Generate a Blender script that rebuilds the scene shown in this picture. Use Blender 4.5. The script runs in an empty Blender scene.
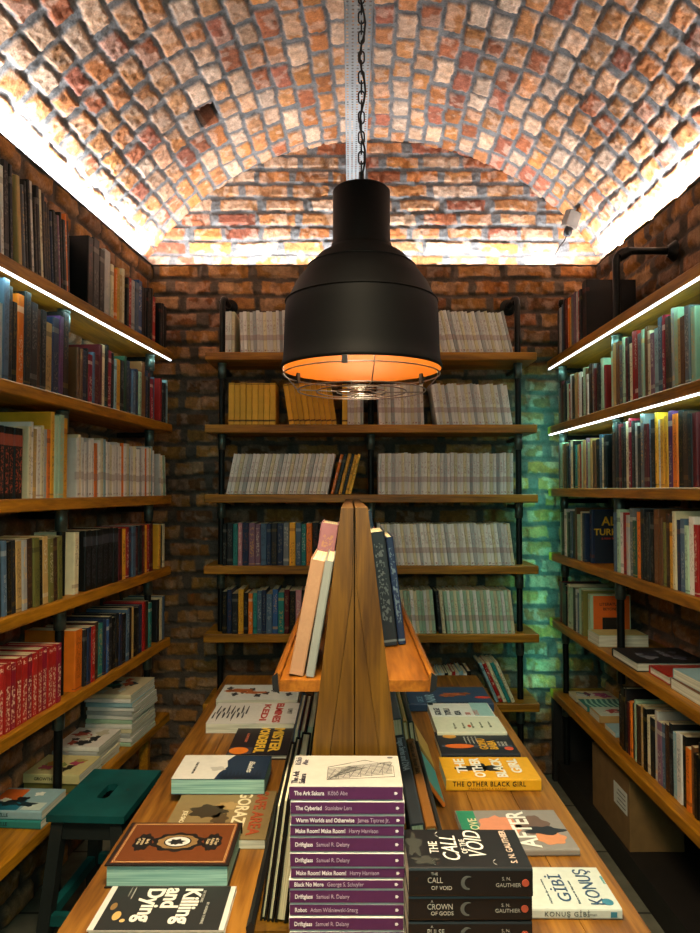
import bpy, math, random
import numpy as np
from mathutils import Vector, Matrix
C = bpy.context.scene.collection
R = random.Random(7)
CAMZ = 1.42                      # eye height; every z below written as  CAMZ + (height relative to the eye)
F = 700.0
PITCH = math.atan(23.5 / F)
D2R = math.pi / 180

# ------------------------------------------------------------------ helpers
def lin(h):
    h = h.lstrip('#')
    v = [int(h[i:i + 2], 16) / 255 for i in (0, 2, 4)]
    return tuple((c / 12.92 if c <= .04045 else ((c + .055) / 1.055) ** 2.4) for c in v)

def ray(u, v):
    dx, dz = (u - 350) / F, -(v - 466.5) / F
    return (dx, math.cos(PITCH) - math.sin(PITCH) * dz, math.sin(PITCH) + math.cos(PITCH) * dz)
def at_z(u, v, zr):              # point seen at (u,v) on the level zr below/above the eye
    d = ray(u, v); k = zr / d[2]
    return (d[0] * k, d[1] * k)
def at_y(u, v, Y):
    d = ray(u, v); k = Y / d[1]
    return (d[0] * k, d[2] * k)

def tag(o, label=None, cat=None, group=None, kind=None):
    if label: o['label'] = label
    if cat: o['category'] = cat
    if group: o['group'] = group
    if kind: o['kind'] = kind
    return o
def empty(name, loc=(0, 0, 0), rz=0.0, label=None, cat=None, group=None):
    o = bpy.data.objects.new(name, None); C.objects.link(o)
    o.location = loc; o.rotation_euler = (0, 0, rz); o.empty_display_size = .05
    return tag(o, label, cat, group)
def link(name, me, mats, parent=None, loc=(0, 0, 0), rot=(0, 0, 0)):
    o = bpy.data.objects.new(name, me); C.objects.link(o)
    if mats is not None and len(me.materials) == 0:
        for m in (mats if isinstance(mats, (list, tuple)) else [mats]): me.materials.append(m)
    if parent: o.parent = parent
    o.location = loc; o.rotation_euler = rot
    return o

class MB:
    """collects simple shapes into one mesh"""
    def __init__(s): s.v = []; s.f = []; s.m = []; s.sm = []
    def add(s, v, f, m=0, smooth=False):
        n = len(s.v); s.v += [tuple(p) for p in v]
        s.f += [tuple(i + n for i in q) for q in f]; s.m += [m] * len(f); s.sm += [smooth] * len(f)
    def box(s, x0, x1, y0, y1, z0, z1, m=0, b=0.0):
        if b <= 0:
            v = [(x, y, z) for z in (z0, z1) for y in (y0, y1) for x in (x0, x1)]
            f = [(0, 2, 3, 1), (4, 5, 7, 6), (0, 1, 5, 4), (2, 6, 7, 3), (0, 4, 6, 2), (1, 3, 7, 5)]
            s.add(v, f, m); return
        # chamfered box
        X, Y, Z = (x0, x1), (y0, y1), (z0, z1); v = []; idx = {}
        for i in (0, 1):
            for j in (0, 1):
                for k in (0, 1):
                    sx, sy, sz = (b if i == 0 else -b), (b if j == 0 else -b), (b if k == 0 else -b)
                    idx[i, j, k, 0] = len(v); v.append((X[i], Y[j] + sy, Z[k] + sz))
                    idx[i, j, k, 1] = len(v); v.append((X[i] + sx, Y[j], Z[k] + sz))
                    idx[i, j, k, 2] = len(v); v.append((X[i] + sx, Y[j] + sy, Z[k]))
        f = []
        for i in (0, 1):
            q = [idx[i, 0, 0, 0], idx[i, 1, 0, 0], idx[i, 1, 1, 0], idx[i, 0, 1, 0]]; f.append(q if i else q[::-1])
            q = [idx[0, i, 0, 1], idx[1, i, 0, 1], idx[1, i, 1, 1], idx[0, i, 1, 1]]; f.append(q[::-1] if i else q)
            q = [idx[0, 0, i, 2], idx[1, 0, i, 2], idx[1, 1, i, 2], idx[0, 1, i, 2]]; f.append(q if i else q[::-1])
        for a in (0, 1):
            for c in (0, 1):
                f.append([idx[0, a, c, 1], idx[1, a, c, 1], idx[1, a, c, 2], idx[0, a, c, 2]])
                f.append([idx[a, 0, c, 0], idx[a, 1, c, 0], idx[a, 1, c, 2], idx[a, 0, c, 2]])
                f.append([idx[a, c, 0, 0], idx[a, c, 1, 0], idx[a, c, 1, 1], idx[a, c, 0, 1]])
        for i in (0, 1):
            for j in (0, 1):
                for k in (0, 1): f.append([idx[i, j, k, 0], idx[i, j, k, 1], idx[i, j, k, 2]])
        # fix orientation outward
        c = Vector(((x0 + x1) / 2, (y0 + y1) / 2, (z0 + z1) / 2)); g = []
        for q in f:
            P = [Vector(v[i]) for i in q]; n = (P[1] - P[0]).cross(P[2] - P[0])
            g.append(q if n.dot(sum(P, Vector()) / len(P) - c) > 0 else q[::-1])
        s.add(v, g, m)
    def prism(s, pts, y0, y1, m=0):          # outline in (x,z), extruded along y
        n = len(pts)
        v = [(x, y0, z) for x, z in pts] + [(x, y1, z) for x, z in pts]
        f = [tuple(range(n)), tuple(range(2 * n - 1, n - 1, -1))] + [(i, i + n, (i + 1) % n + n, (i + 1) % n) for i in range(n)]
        area = sum(pts[i][0] * pts[(i + 1) % n][1] - pts[(i + 1) % n][0] * pts[i][1] for i in range(n))
        if area < 0: f = [q[::-1] for q in f]
        s.add(v, f, m)
    def poly(s, pts, z0, z1, m=0):           # outline in (x,y), extruded along z
        n = len(pts)
        v = [(x, y, z0) for x, y in pts] + [(x, y, z1) for x, y in pts]
        f = [tuple(range(n - 1, -1, -1)), tuple(range(n, 2 * n))] + [(i, (i + 1) % n, (i + 1) % n + n, i + n) for i in range(n)]
        area = sum(pts[i][0] * pts[(i + 1) % n][1] - pts[(i + 1) % n][0] * pts[i][1] for i in range(n))
        if area < 0: f = [q[::-1] for q in f]
        s.add(v, f, m)
    def tube(s, path, r, seg=12, m=0, closed=False, cap=True):
        P = [Vector(p) for p in path]; n = len(P); rings = []
        prev = None
        for i, p in enumerate(P):
            a = P[(i - 1) % n] if (closed or i > 0) else p
            b = P[(i + 1) % n] if (closed or i < n - 1) else p
            t = (b - a).normalized()
            if prev is None:
                up = Vector((0, 0, 1)) if abs(t.z) < .9 else Vector((1, 0, 0))
                nx = t.cross(up).normalized()
            else:
                nx = (prev - t * prev.dot(t)).normalized()
            prev = nx; ny = t.cross(nx)
            rr = r[i] if isinstance(r, (list, tuple)) else r
            rings.append([p + (nx * math.cos(2 * math.pi * k / seg) + ny * math.sin(2 * math.pi * k / seg)) * rr for k in range(seg)])
        v = [q for g in rings for q in g]; f = []
        for i in range(n if closed else n - 1):
            j = (i + 1) % n
            for k in range(seg):
                l = (k + 1) % seg
                f.append((i * seg + k, i * seg + l, j * seg + l, j * seg + k))
        s.add(v, f, m, True)
        if cap and not closed:
            s.add(rings[0], [tuple(range(seg - 1, -1, -1))], m); s.add(rings[-1], [tuple(range(seg))], m)
    def lathe(s, prof, seg=48, m=0, cx=0, cy=0, closed=False):
        v = []; f = []; n = len(prof)
        for r, z in prof:
            for k in range(seg):
                a = 2 * math.pi * k / seg; v.append((cx + r * math.cos(a), cy + r * math.sin(a), z))
        for i in range(n if closed else n - 1):
            j = (i + 1) % n
            for k in range(seg):
                l = (k + 1) % seg; f.append((i * seg + k, i * seg + l, j * seg + l, j * seg + k))
        s.add(v, f, m, True)
    def xform(s, M):
        s.v = [tuple(M @ Vector(p)) for p in s.v]; return s
    def mesh(s, name):
        me = bpy.data.meshes.new(name); me.from_pydata(s.v, [], s.f)
        me.polygons.foreach_set('material_index', s.m); me.polygons.foreach_set('use_smooth', s.sm); me.update()
        return me
    def build(s, name, mats, parent=None, loc=(0, 0, 0), rot=(0, 0, 0)):
        return link(name, s.mesh(name), mats, parent, loc, rot)

# ------------------------------------------------------------------ materials
def newmat(name, rough=.6, metal=0.0, spec=.4):
    m = bpy.data.materials.new(name); m.use_nodes = True
    nt = m.node_tree; b = nt.nodes['Principled BSDF']
    b.inputs['Roughness'].default_value = rough; b.inputs['Metallic'].default_value = metal
    b.inputs['Specular IOR Level'].default_value = spec
    return m, nt, b
def N(nt, t, **kw):
    n = nt.nodes.new(t)
    for k, v in kw.items(): setattr(n, k, v)
    return n
def plain(name, hexc, rough=.6, metal=0, var=.12, scale=30, bump=0, spec=.4):
    m, nt, b = newmat(name, rough, metal, spec)
    c = lin(hexc); tc = N(nt, 'ShaderNodeTexCoord'); no = N(nt, 'ShaderNodeTexNoise')
    no.inputs['Scale'].default_value = scale; no.inputs['Detail'].default_value = 4
    nt.links.new(tc.outputs['Object'], no.inputs['Vector'])
    r = N(nt, 'ShaderNodeValToRGB')
    r.color_ramp.elements[0].position = .3; r.color_ramp.elements[1].position = .7
    r.color_ramp.elements[0].color = (*[x * (1 - var) for x in c], 1); r.color_ramp.elements[1].color = (*[min(1, x * (1 + var)) for x in c], 1)
    nt.links.new(no.outputs['Fac'], r.inputs['Fac']); nt.links.new(r.outputs['Color'], b.inputs['Base Color'])
    if bump:
        bp = N(nt, 'ShaderNodeBump'); bp.inputs['Strength'].default_value = bump; bp.inputs['Distance'].default_value = .002
        nt.links.new(no.outputs['Fac'], bp.inputs['Height']); nt.links.new(bp.outputs['Normal'], b.inputs['Normal'])
    return m
def emit(name, hexc, s):
    m = bpy.data.materials.new(name); m.use_nodes = True; nt = m.node_tree
    nt.nodes.remove(nt.nodes['Principled BSDF']); e = N(nt, 'ShaderNodeEmission')
    e.inputs['Color'].default_value = (*lin(hexc), 1); e.inputs['Strength'].default_value = s
    nt.links.new(e.outputs[0], nt.nodes['Material Output'].inputs[0]); return m
def wood(name, dark, mid, light, axis='Y', scale=1.0, rough=.45):
    m, nt, b = newmat(name, rough)
    tc = N(nt, 'ShaderNodeTexCoord'); mp = N(nt, 'ShaderNodeMapping')
    st = {'X': (1.2, 16, 16), 'Y': (16, 1.2, 16), 'Z': (16, 16, 1.2)}[axis]
    mp.inputs['Scale'].default_value = [x * scale for x in st]
    nt.links.new(tc.outputs['Object'], mp.inputs['Vector'])
    n1 = N(nt, 'ShaderNodeTexNoise'); n1.inputs['Scale'].default_value = 1.6; n1.inputs['Detail'].default_value = 7; n1.inputs['Distortion'].default_value = 1.2
    n2 = N(nt, 'ShaderNodeTexNoise'); n2.inputs['Scale'].default_value = 9; n2.inputs['Detail'].default_value = 3
    nt.links.new(mp.outputs[0], n1.inputs['Vector']); nt.links.new(mp.outputs[0], n2.inputs['Vector'])
    ad = N(nt, 'ShaderNodeMath', operation='MULTIPLY_ADD'); ad.inputs[1].default_value = .35
    nt.links.new(n2.outputs['Fac'], ad.inputs[0]); 
    mu = N(nt, 'ShaderNodeMath', operation='MULTIPLY'); mu.inputs[1].default_value = .75
    nt.links.new(n1.outputs['Fac'], mu.inputs[0]); nt.links.new(mu.outputs[0], ad.inputs[2])
    r = N(nt, 'ShaderNodeValToRGB'); e = r.color_ramp.elements
    e[0].position = .36; e[0].color = (*lin(dark), 1); e[1].position = .68; e[1].color = (*lin(light), 1)
    q = e.new(.52); q.color = (*lin(mid), 1)
    nt.links.new(ad.outputs[0], r.inputs['Fac']); nt.links.new(r.outputs['Color'], b.inputs['Base Color'])
    bp = N(nt, 'ShaderNodeBump'); bp.inputs['Strength'].default_value = .15; bp.inputs['Distance'].default_value = .002
    nt.links.new(ad.outputs[0], bp.inputs['Height']); nt.links.new(bp.outputs['Normal'], b.inputs['Normal'])
    return m

M = {}
M['shelf'] = wood('shelf_wood', '#6b4206', '#96620c', '#b87c16')
M['shelf_x'] = wood('shelf_wood_across', '#6b4206', '#96620c', '#b87c16', 'X')
M['table'] = wood('table_wood', '#7a4a1c', '#a06a2c', '#bf8a44', 'X', .8)
M['tabley'] = wood('table_wood_long', '#54310a', '#7f4f14', '#a06c24', 'Y', .8)
M['rack'] = wood('rack_wood', '#432800', '#5b3b05', '#704c0a', 'Z', 1.1)
M['racky'] = wood('rack_shelf_wood', '#6a3a05', '#8a500c', '#a06318', 'Y')
M['pipe'] = plain('black_iron_pipe', '#1d1f1e', .42, .7, .2, 60, .1)
M['collar'] = plain('steel_coupling', '#5d6b66', .35, .8, .2, 50)
M['lamp'] = plain('matt_black_metal', '#090909', .6, 0, .1, 8, 0, .12)
M['lining'] = plain('orange_lining', '#a85e0c', .5, 0, .08, 10)
M['steel'] = plain('galvanised_steel', '#8d979b', .42, .4, .15, 14)
M['wire'] = plain('cage_wire', '#8d8a86', .3, .9, .1, 30)
M['pages'] = None
M['stool'] = plain('teal_green_paint', '#0b4a48', .45, 0, .35, 9)
M['stoolleg'] = plain('dark_stool_paint', '#1b201e', .5, 0, .2, 12)
M['dark'] = plain('dark_board', '#1a1613', .6, 0, .25, 10)
M['card'] = plain('brown_cardboard', '#7a5c34', .8, 0, .12, 20)
M['paper'] = plain('label_paper', '#cfd0c4', .8, 0, .06, 40)
M['led'] = emit('white_led', '#f2fbff', 5.0)
M['ledcove'] = emit('cove_led', '#ffffff', 12.0)
M['bulb'] = emit('warm_bulb', '#ffb050', 3.0)
M['plastic'] = plain('grey_plastic', '#5d564e', .5)
M['blackp'] = plain('black_plastic', '#171717', .5)

def page_material():
    m, nt, b = newmat('page_edges', .85, 0, .2)
    tc = N(nt, 'ShaderNodeTexCoord'); mp = N(nt, 'ShaderNodeMapping'); mp.inputs['Scale'].default_value = (700, 8, 8)
    nt.links.new(tc.outputs['Object'], mp.inputs['Vector']); no = N(nt, 'ShaderNodeTexNoise'); no.inputs['Scale'].default_value = 1; no.inputs['Detail'].default_value = 2
    nt.links.new(mp.outputs[0], no.inputs['Vector']); r = N(nt, 'ShaderNodeValToRGB')
    r.color_ramp.elements[0].position = .3; r.color_ramp.elements[0].color = (*lin('#b9ad84'), 1)
    r.color_ramp.elements[1].position = .65; r.color_ramp.elements[1].color = (*lin('#e8dfb8'), 1)
    nt.links.new(no.outputs['Fac'], r.inputs['Fac']); nt.links.new(r.outputs['Color'], b.inputs['Base Color']); return m
M['pages'] = page_material()
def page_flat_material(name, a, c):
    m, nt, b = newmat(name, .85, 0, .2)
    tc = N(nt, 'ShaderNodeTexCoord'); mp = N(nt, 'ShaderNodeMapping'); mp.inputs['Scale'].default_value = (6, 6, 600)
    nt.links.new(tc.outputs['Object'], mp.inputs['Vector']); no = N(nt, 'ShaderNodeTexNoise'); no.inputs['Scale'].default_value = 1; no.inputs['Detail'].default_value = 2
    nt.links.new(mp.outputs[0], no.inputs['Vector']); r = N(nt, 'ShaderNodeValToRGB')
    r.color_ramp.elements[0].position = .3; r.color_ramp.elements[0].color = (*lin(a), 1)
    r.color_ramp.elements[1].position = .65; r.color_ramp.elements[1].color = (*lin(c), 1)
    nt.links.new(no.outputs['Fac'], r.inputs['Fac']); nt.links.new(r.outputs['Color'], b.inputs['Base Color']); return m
M['pagesflat'] = page_flat_material('page_edges_flat', '#a9ac98', '#dcdcc8')
M['pages_teal_light'] = page_flat_material('page_edges_teal_light', '#6fa096', '#a8d2c4')  # pale pages with the teal cast of the light painted into their colour

def math_(nt, op, a, b=None, c=None):
    n = N(nt, 'ShaderNodeMath', operation=op)
    for i, x in enumerate((a, b, c)):
        if x is None: continue
        if isinstance(x, (int, float)): n.inputs[i].default_value = x
        else: nt.links.new(x, n.inputs[i])
    return n.outputs[0]
def cover_material(name, rough, bands, mags=False):
    """spine print: base colour per book, blocks of print in the book's accent colour"""
    m, nt, b = newmat(name, rough, 0, .28)
    oi = N(nt, 'ShaderNodeObjectInfo'); tc = N(nt, 'ShaderNodeTexCoord'); at = N(nt, 'ShaderNodeAttribute', attribute_type='OBJECT', attribute_name='accent')
    sg = N(nt, 'ShaderNodeSeparateXYZ'); nt.links.new(tc.outputs['Generated'], sg.inputs[0])
    gx, gy, gz = sg.outputs
    no = N(nt, 'ShaderNodeTexNoise'); no.noise_dimensions = '4D'; no.inputs['Scale'].default_value = 1; no.inputs['Detail'].default_value = 2
    mp = N(nt, 'ShaderNodeMapping'); mp.inputs['Scale'].default_value = (170, 90, 130)
    nt.links.new(tc.outputs['Object'], mp.inputs['Vector']); nt.links.new(mp.outputs[0], no.inputs['Vector'])
    nt.links.new(math_(nt, 'MULTIPLY', oi.outputs['Random'], 80.0), no.inputs['W'])
    letter = math_(nt, 'GREATER_THAN', no.outputs['Fac'], .53)
    inx = math_(nt, 'MULTIPLY', math_(nt, 'GREATER_THAN', gx, .2), math_(nt, 'LESS_THAN', gx, .8))
    tot = None
    for lo, hi, solid, amt in bands:
        k = math_(nt, 'MULTIPLY', math_(nt, 'GREATER_THAN', gz, lo), math_(nt, 'LESS_THAN', gz, hi))
        if not solid: k = math_(nt, 'MULTIPLY', math_(nt, 'MULTIPLY', k, inx), letter)
        k = math_(nt, 'MULTIPLY', k, amt)
        tot = k if tot is None else math_(nt, 'MAXIMUM', tot, k)
    tot = math_(nt, 'MULTIPLY', tot, math_(nt, 'LESS_THAN', gy, .06 if not mags else .06))
    mx = N(nt, 'ShaderNodeMix', data_type='RGBA'); nt.links.new(tot, mx.inputs[0])
    nt.links.new(oi.outputs['Color'], mx.inputs[6]); nt.links.new(at.outputs['Color'], mx.inputs[7])
    n2 = N(nt, 'ShaderNodeTexNoise'); n2.inputs['Scale'].default_value = 25; nt.links.new(tc.outputs['Object'], n2.inputs['Vector'])
    hs = N(nt, 'ShaderNodeHueSaturation'); nt.links.new(mx.outputs[2], hs.inputs['Color'])
    nt.links.new(math_(nt, 'MULTIPLY_ADD', n2.outputs['Fac'], .4, .8), hs.inputs['Value'])
    nt.links.new(hs.outputs[0], b.inputs['Base Color']); return m
COV = [cover_material('book_cover_a', .42, [(.3, .78, False, .5), (.06, .1, False, .6), (.86, .93, False, .4)]),
       cover_material('book_cover_b', .42, [(.15, .55, False, .45), (.8, .87, True, .5), (.05, .09, False, .6)]),
       cover_material('book_cover_c', .42, [(.2, .9, False, .4), (.03, .05, True, .5)]),
       cover_material('book_cover_d', .42, [(.45, .9, False, .5), (.1, .16, True, .45)])]
COV_MAG = cover_material('magazine_cover', .5, [(.3, .43, True, .45), (.5, .8, False, .45), (.03, .07, False, .9)], True)
COV_SET = cover_material('series_cover', .45, [(.08, .72, False, .7), (.74, .9, True, .6)])
COV_RED = cover_material('red_series_cover', .45, [(.1, .66, False, .75), (.9, .96, False, 1), (.03, .07, False, 1)])
COV_YEL = cover_material('yellow_series_cover', .45, [(.08, .12, True, .9), (.96, .99, True, .5)])

def colour_mat(hexc, rough=.5):
    k = 'c_' + hexc
    if k not in M: M[k] = plain('print_' + hexc.lstrip('#'), hexc, rough, 0, .05, 60)
    return M[k]

# ------------------------------------------------------------------ value noise for masonry
def vnoise(a, b, cell, seed):
    rs = np.random.RandomState(seed); G = rs.rand(97, 89)
    x = a / cell; y = b / cell
    xi = np.floor(x).astype(int); yi = np.floor(y).astype(int); fx = x - xi; fy = y - yi
    fx = fx * fx * (3 - 2 * fx); fy = fy * fy * (3 - 2 * fy)
    g = lambda i, j: G[i % 97, j % 89]
    return (g(xi, yi) * (1 - fx) + g(xi + 1, yi) * fx) * (1 - fy) + (g(xi, yi + 1) * (1 - fx) + g(xi + 1, yi + 1) * fx) * fy
def fbm(a, b, cell, seed, n=3):
    t = 0; k = 1; w = 0
    for i in range(n):
        t = t + k * vnoise(a, b, cell / 2 ** i, seed + i * 17); w += k; k *= .55
    return t / w
def hash2(i, j, s):
    h = np.sin(i * 127.1 + j * 311.7 + s * 74.7) * 43758.5453
    return h - np.floor(h)
def masonry(u, v, length, course, mortar, seed, pal, relief=.018, wob=.009, mcol='#77787a', pale=.5, bright=1.0):
    """u along the course, v across the courses -> height, colour"""
    un = u + (fbm(u, v, .07, seed) - .5) * wob * 2.2
    vn = v + (fbm(u, v, .09, seed + 5) - .5) * wob * 2 + (fbm(u, v, .6, seed + 9) - .5) * .03
    row = np.floor(vn / course)
    L = length * (.85 + .35 * hash2(row, row * 0, seed))
    uu = un / L + .5 * (row % 2) + .35 * hash2(row, row * 0 + 3, seed)
    cell = np.floor(uu)
    cut = (hash2(cell, row, seed + 2) - .5) * .3; cut2 = (hash2(cell + 1, row, seed + 2) - .5) * .3
    fu = uu - cell
    du = np.minimum(fu - np.maximum(cut, 0) , 1 + np.minimum(cut2, 0) - fu) * L
    fv = vn / course - row
    dv = np.minimum(fv, 1 - fv) * course
    # rounded corners
    a = np.clip(du, 0, .03); b = np.clip(dv, 0, .03); r = .012
    d = np.where((a < r) & (b < r), r - np.sqrt((r - a) ** 2 + (r - b) ** 2), np.minimum(a, b))
    d = np.where((du < 0) | (dv < 0), -1, d)
    mo = mortar * .5 * (.75 + .6 * fbm(u, v, .05, seed + 30))
    mo = mo + (fbm(u, v, .018, seed + 33, 2) - .5) * .006
    t = np.clip((d - mo) / .0055, 0, 1); t = t * t * (3 - 2 * t)
    hb = relief * (.65 + .5 * hash2(cell, row, seed + 4)) + (fbm(u, v, .05, seed + 40) - .5) * .007 + (fbm(u, v, .013, seed + 41, 2) - .5) * .007
    hm = (fbm(u, v, .03, seed + 50) - .5) * .012
    h = hm * (1 - t) + hb * t
    P = np.array([lin(c) for c in pal]); k = np.floor(hash2(cell, row, seed + 6) * len(pal)).astype(int) % len(pal)
    col = P[k] * (.75 + .5 * hash2(cell, row, seed + 8))[..., None]
    chip = np.clip((fbm(u, v, .05, seed + 60) - .5) * 5, 0, pale)[..., None]
    col = (col * (1 - chip) + np.array(lin('#cdb6a2')) * chip) * bright
    col = col * (.55 + .9 * fbm(u, v, .022, seed + 70))[..., None]
    mc = np.array(lin(mcol))[None, None] * (.55 + .9 * fbm(u, v, .04, seed + 80))[..., None]
    return h, mc * (1 - t[..., None]) + col * t[..., None], t
def surface(name, P, col, mat, kind='structure'):
    """P: (n,m,3) grid"""
    n, m = P.shape[:2]
    me = bpy.data.meshes.new(name); me.vertices.add(n * m); me.vertices.foreach_set('co', P.reshape(-1).astype(np.float32))
    i = np.arange(n - 1)[:, None] * m + np.arange(m - 1)[None, :]
    q = np.stack([i, i + 1, i + m + 1, i + m], -1).reshape(-1, 4)
    me.loops.add(q.size); me.loops.foreach_set('vertex_index', q.reshape(-1).astype(np.int32))
    me.polygons.add(len(q)); me.polygons.foreach_set('loop_start', (np.arange(len(q)) * 4).astype(np.int32))
    me.polygons.foreach_set('loop_total', np.full(len(q), 4, np.int32)); me.polygons.foreach_set('use_smooth', np.ones(len(q), bool))
    me.update(calc_edges=True); me.validate()
    at = me.color_attributes.new('brick', 'FLOAT_COLOR', 'POINT')
    c4 = np.concatenate([col, np.ones(col.shape[:2] + (1,))], -1); at.data.foreach_set('color', c4.reshape(-1).astype(np.float32))
    o = link(name, me, mat); o['kind'] = kind; return o
def brick_material():
    m, nt, b = newmat('old_brick', .88, 0, .25)
    at = N(nt, 'ShaderNodeAttribute', attribute_name='brick'); tc = N(nt, 'ShaderNodeTexCoord')
    no = N(nt, 'ShaderNodeTexNoise'); no.inputs['Scale'].default_value = 140; no.inputs['Detail'].default_value = 4
    nt.links.new(tc.outputs['Object'], no.inputs['Vector'])
    hs = N(nt, 'ShaderNodeHueSaturation'); nt.links.new(at.outputs['Color'], hs.inputs['Color'])
    nt.links.new(math_(nt, 'MULTIPLY_ADD', no.outputs['Fac'], 1.1, .45), hs.inputs['Value']); nt.links.new(hs.outputs[0], b.inputs['Base Color'])
    bp = N(nt, 'ShaderNodeBump'); bp.inputs['Strength'].default_value = .6; bp.inputs['Distance'].default_value = .004
    nt.links.new(no.outputs['Fac'], bp.inputs['Height']); nt.links.new(bp.outputs['Normal'], b.inputs['Normal']); return m
M['brick'] = brick_material()
PAL = ['#a8703f', '#9c6238', '#b0805a', '#b8967a', '#93573a', '#a87448', '#bb9f88', '#8e5440', '#a87048', '#a27650', '#b08c70', '#a06c42']
PALW = ['#9c6a32', '#8e5a2a', '#7e5030', '#a67640', '#8c6230', '#6e4a2c', '#a0703c', '#96683a']

# ------------------------------------------------------------------ room
YB, ZL, ZP = 3.55, 1.15, 1.855          # back wall, ledge height and crown height (relative to the eye)
XL = lambda Y: -1.02 - .087 * (3.55 - Y)
XR = lambda Y: 1.27 + .034 * (3.55 - Y)
def vault_pt(s, Y, h):                  # s in -1..1 across, h inward
    c = (XR(Y) + XL(Y)) / 2; a = (XR(Y) - XL(Y)) / 2 + .11; rise = ZP - ZL + .02
    Rr = (a * a + rise * rise) / (2 * rise); th = np.arcsin(np.clip(a / Rr, -1, 1)) * s
    rr = Rr - h
    return np.stack([c + rr * np.sin(th), Y + 0 * th, CAMZ + ZP - Rr + rr * np.cos(th)], -1)
def vault(name, Y0, Y1, step, hole=None):
    arc = 2.95; ns = int(arc / step); ny = int((Y1 - Y0) / step)
    s, Y = np.meshgrid(np.linspace(-1, 1, ns), np.linspace(Y0, Y1, ny), indexing='ij')
    h, col, t = masonry(Y, (s + 1) * arc / 2, .148, .086, .013, 11, PAL, .009, .010, '#6a6a6a', .3)
    if hole is not None:
        hs, hy, ws, wy = hole
        k = (np.abs(s - hs) < ws) & (np.abs(Y - hy) < wy)
        h = np.where(k, -.12, h); col = np.where(k[..., None], np.array(lin('#15110e')), col)
    return surface(name, vault_pt(s, Y, h), col, M['brick'])
# where the missing brick is
def vault_hit(u, v):
    d = ray(u, v); best = None
    for k in np.linspace(1.5, 4, 2000):
        x, y, z = d[0] * k, d[1] * k, d[2] * k
        c = (XR(y) + XL(y)) / 2; a = (XR(y) - XL(y)) / 2 + .11; rise = ZP - ZL + .02; Rr = (a * a + rise * rise) / (2 * rise)
        if math.hypot(x - c, z - (ZP - Rr)) >= Rr:
            return math.asin((x - c) / Rr) / math.asin(a / Rr), y
hs, hy = vault_hit(207, 114)
vault('ceiling', 1.15, 3.72, .0058, (hs, hy, .030, .062))
vault('ceiling.001', -1.2, 1.155, .02)
def wall_grid(a0, a1, z0, z1, st):
    return np.meshgrid(np.linspace(a0, a1, int((a1 - a0) / st)), np.linspace(z0, z1, int((z1 - z0) / st)), indexing='ij')
# back wall below the ledge, and the lunette above it
a, z = wall_grid(-1.12, 1.38, 0, CAMZ + ZL, .0068)
h, col, t = masonry(a, z, .215, .083, .018, 31, PALW, mcol='#574c42', pale=.2)
surface('wall_back', np.stack([a, YB - h, z], -1)[::-1], col, M['brick'])
a, z = wall_grid(-1.25, 1.5, CAMZ + ZL - .06, CAMZ + ZP + .05, .0060)
h, col, t = masonry(a, z, .215, .076, .014, 47, PAL, .011, mcol='#6a6a6a', pale=.35)
k = (np.abs(a - at_y(500, 163, 3.64)[0]) < .018) & (np.abs(z - CAMZ - at_y(500, 163, 3.64)[1]) < .03)
h = np.where(k, -.08, h); col = np.where(k[..., None], np.array(lin('#120f0d')), col)
surface('wall_back_lunette', np.stack([a, YB + .10 - h, z], -1)[::-1], col, M['brick'])
# side walls
for nm, X, sgn, sd in (('wall_left', XL, 1, 61), ('wall_right', XR, -1, 73)):
    a, z = wall_grid(-1.2, 3.57, 0, CAMZ + ZL, .0115)
    h, col, t = masonry(a, z, .215, .083, .018, sd, PALW, mcol='#574c42', pale=.2)
    P = np.stack([X(a) + sgn * h, a, z], -1)
    surface(nm, P if sgn > 0 else P[::-1], col, M['brick'])
# tops of the ledges (one rough masonry strip each)
ti = 1
def ledge(fa, fb):
    global ti
    a, w = np.meshgrid(np.linspace(0, 1, 300), np.linspace(0, 1, 14), indexing='ij')
    A = fa(a); B = fb(a)
    P = A * (1 - w[..., None]) + B * w[..., None]
    h, col, t = masonry(a * 3.5, w * .12, .2, .2, .02, 90 + ti, PALW, .01)
    P[..., 2] += np.where(w > .06, h, 0)
    surface('trim_%d' % ti, P, col, M['brick']); ti += 1
st = lambda x, y, z: np.stack([x, y, z + 0 * x], -1)
ledge(lambda a: st(XL(-1.2 + 4.8 * a) + .012, -1.2 + 4.8 * a, CAMZ + ZL), lambda a: st(XL(-1.2 + 4.8 * a) - .12, -1.2 + 4.8 * a, CAMZ + ZL))
ledge(lambda a: st(XR(-1.2 + 4.8 * a) + .12, -1.2 + 4.8 * a, CAMZ + ZL), lambda a: st(XR(-1.2 + 4.8 * a) - .012, -1.2 + 4.8 * a, CAMZ + ZL))
ledge(lambda a: st(-1.1 + 2.45 * a, YB - .012 + 0 * a, CAMZ + ZL), lambda a: st(-1.1 + 2.45 * a, YB + .13 + 0 * a, CAMZ + ZL))
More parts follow.
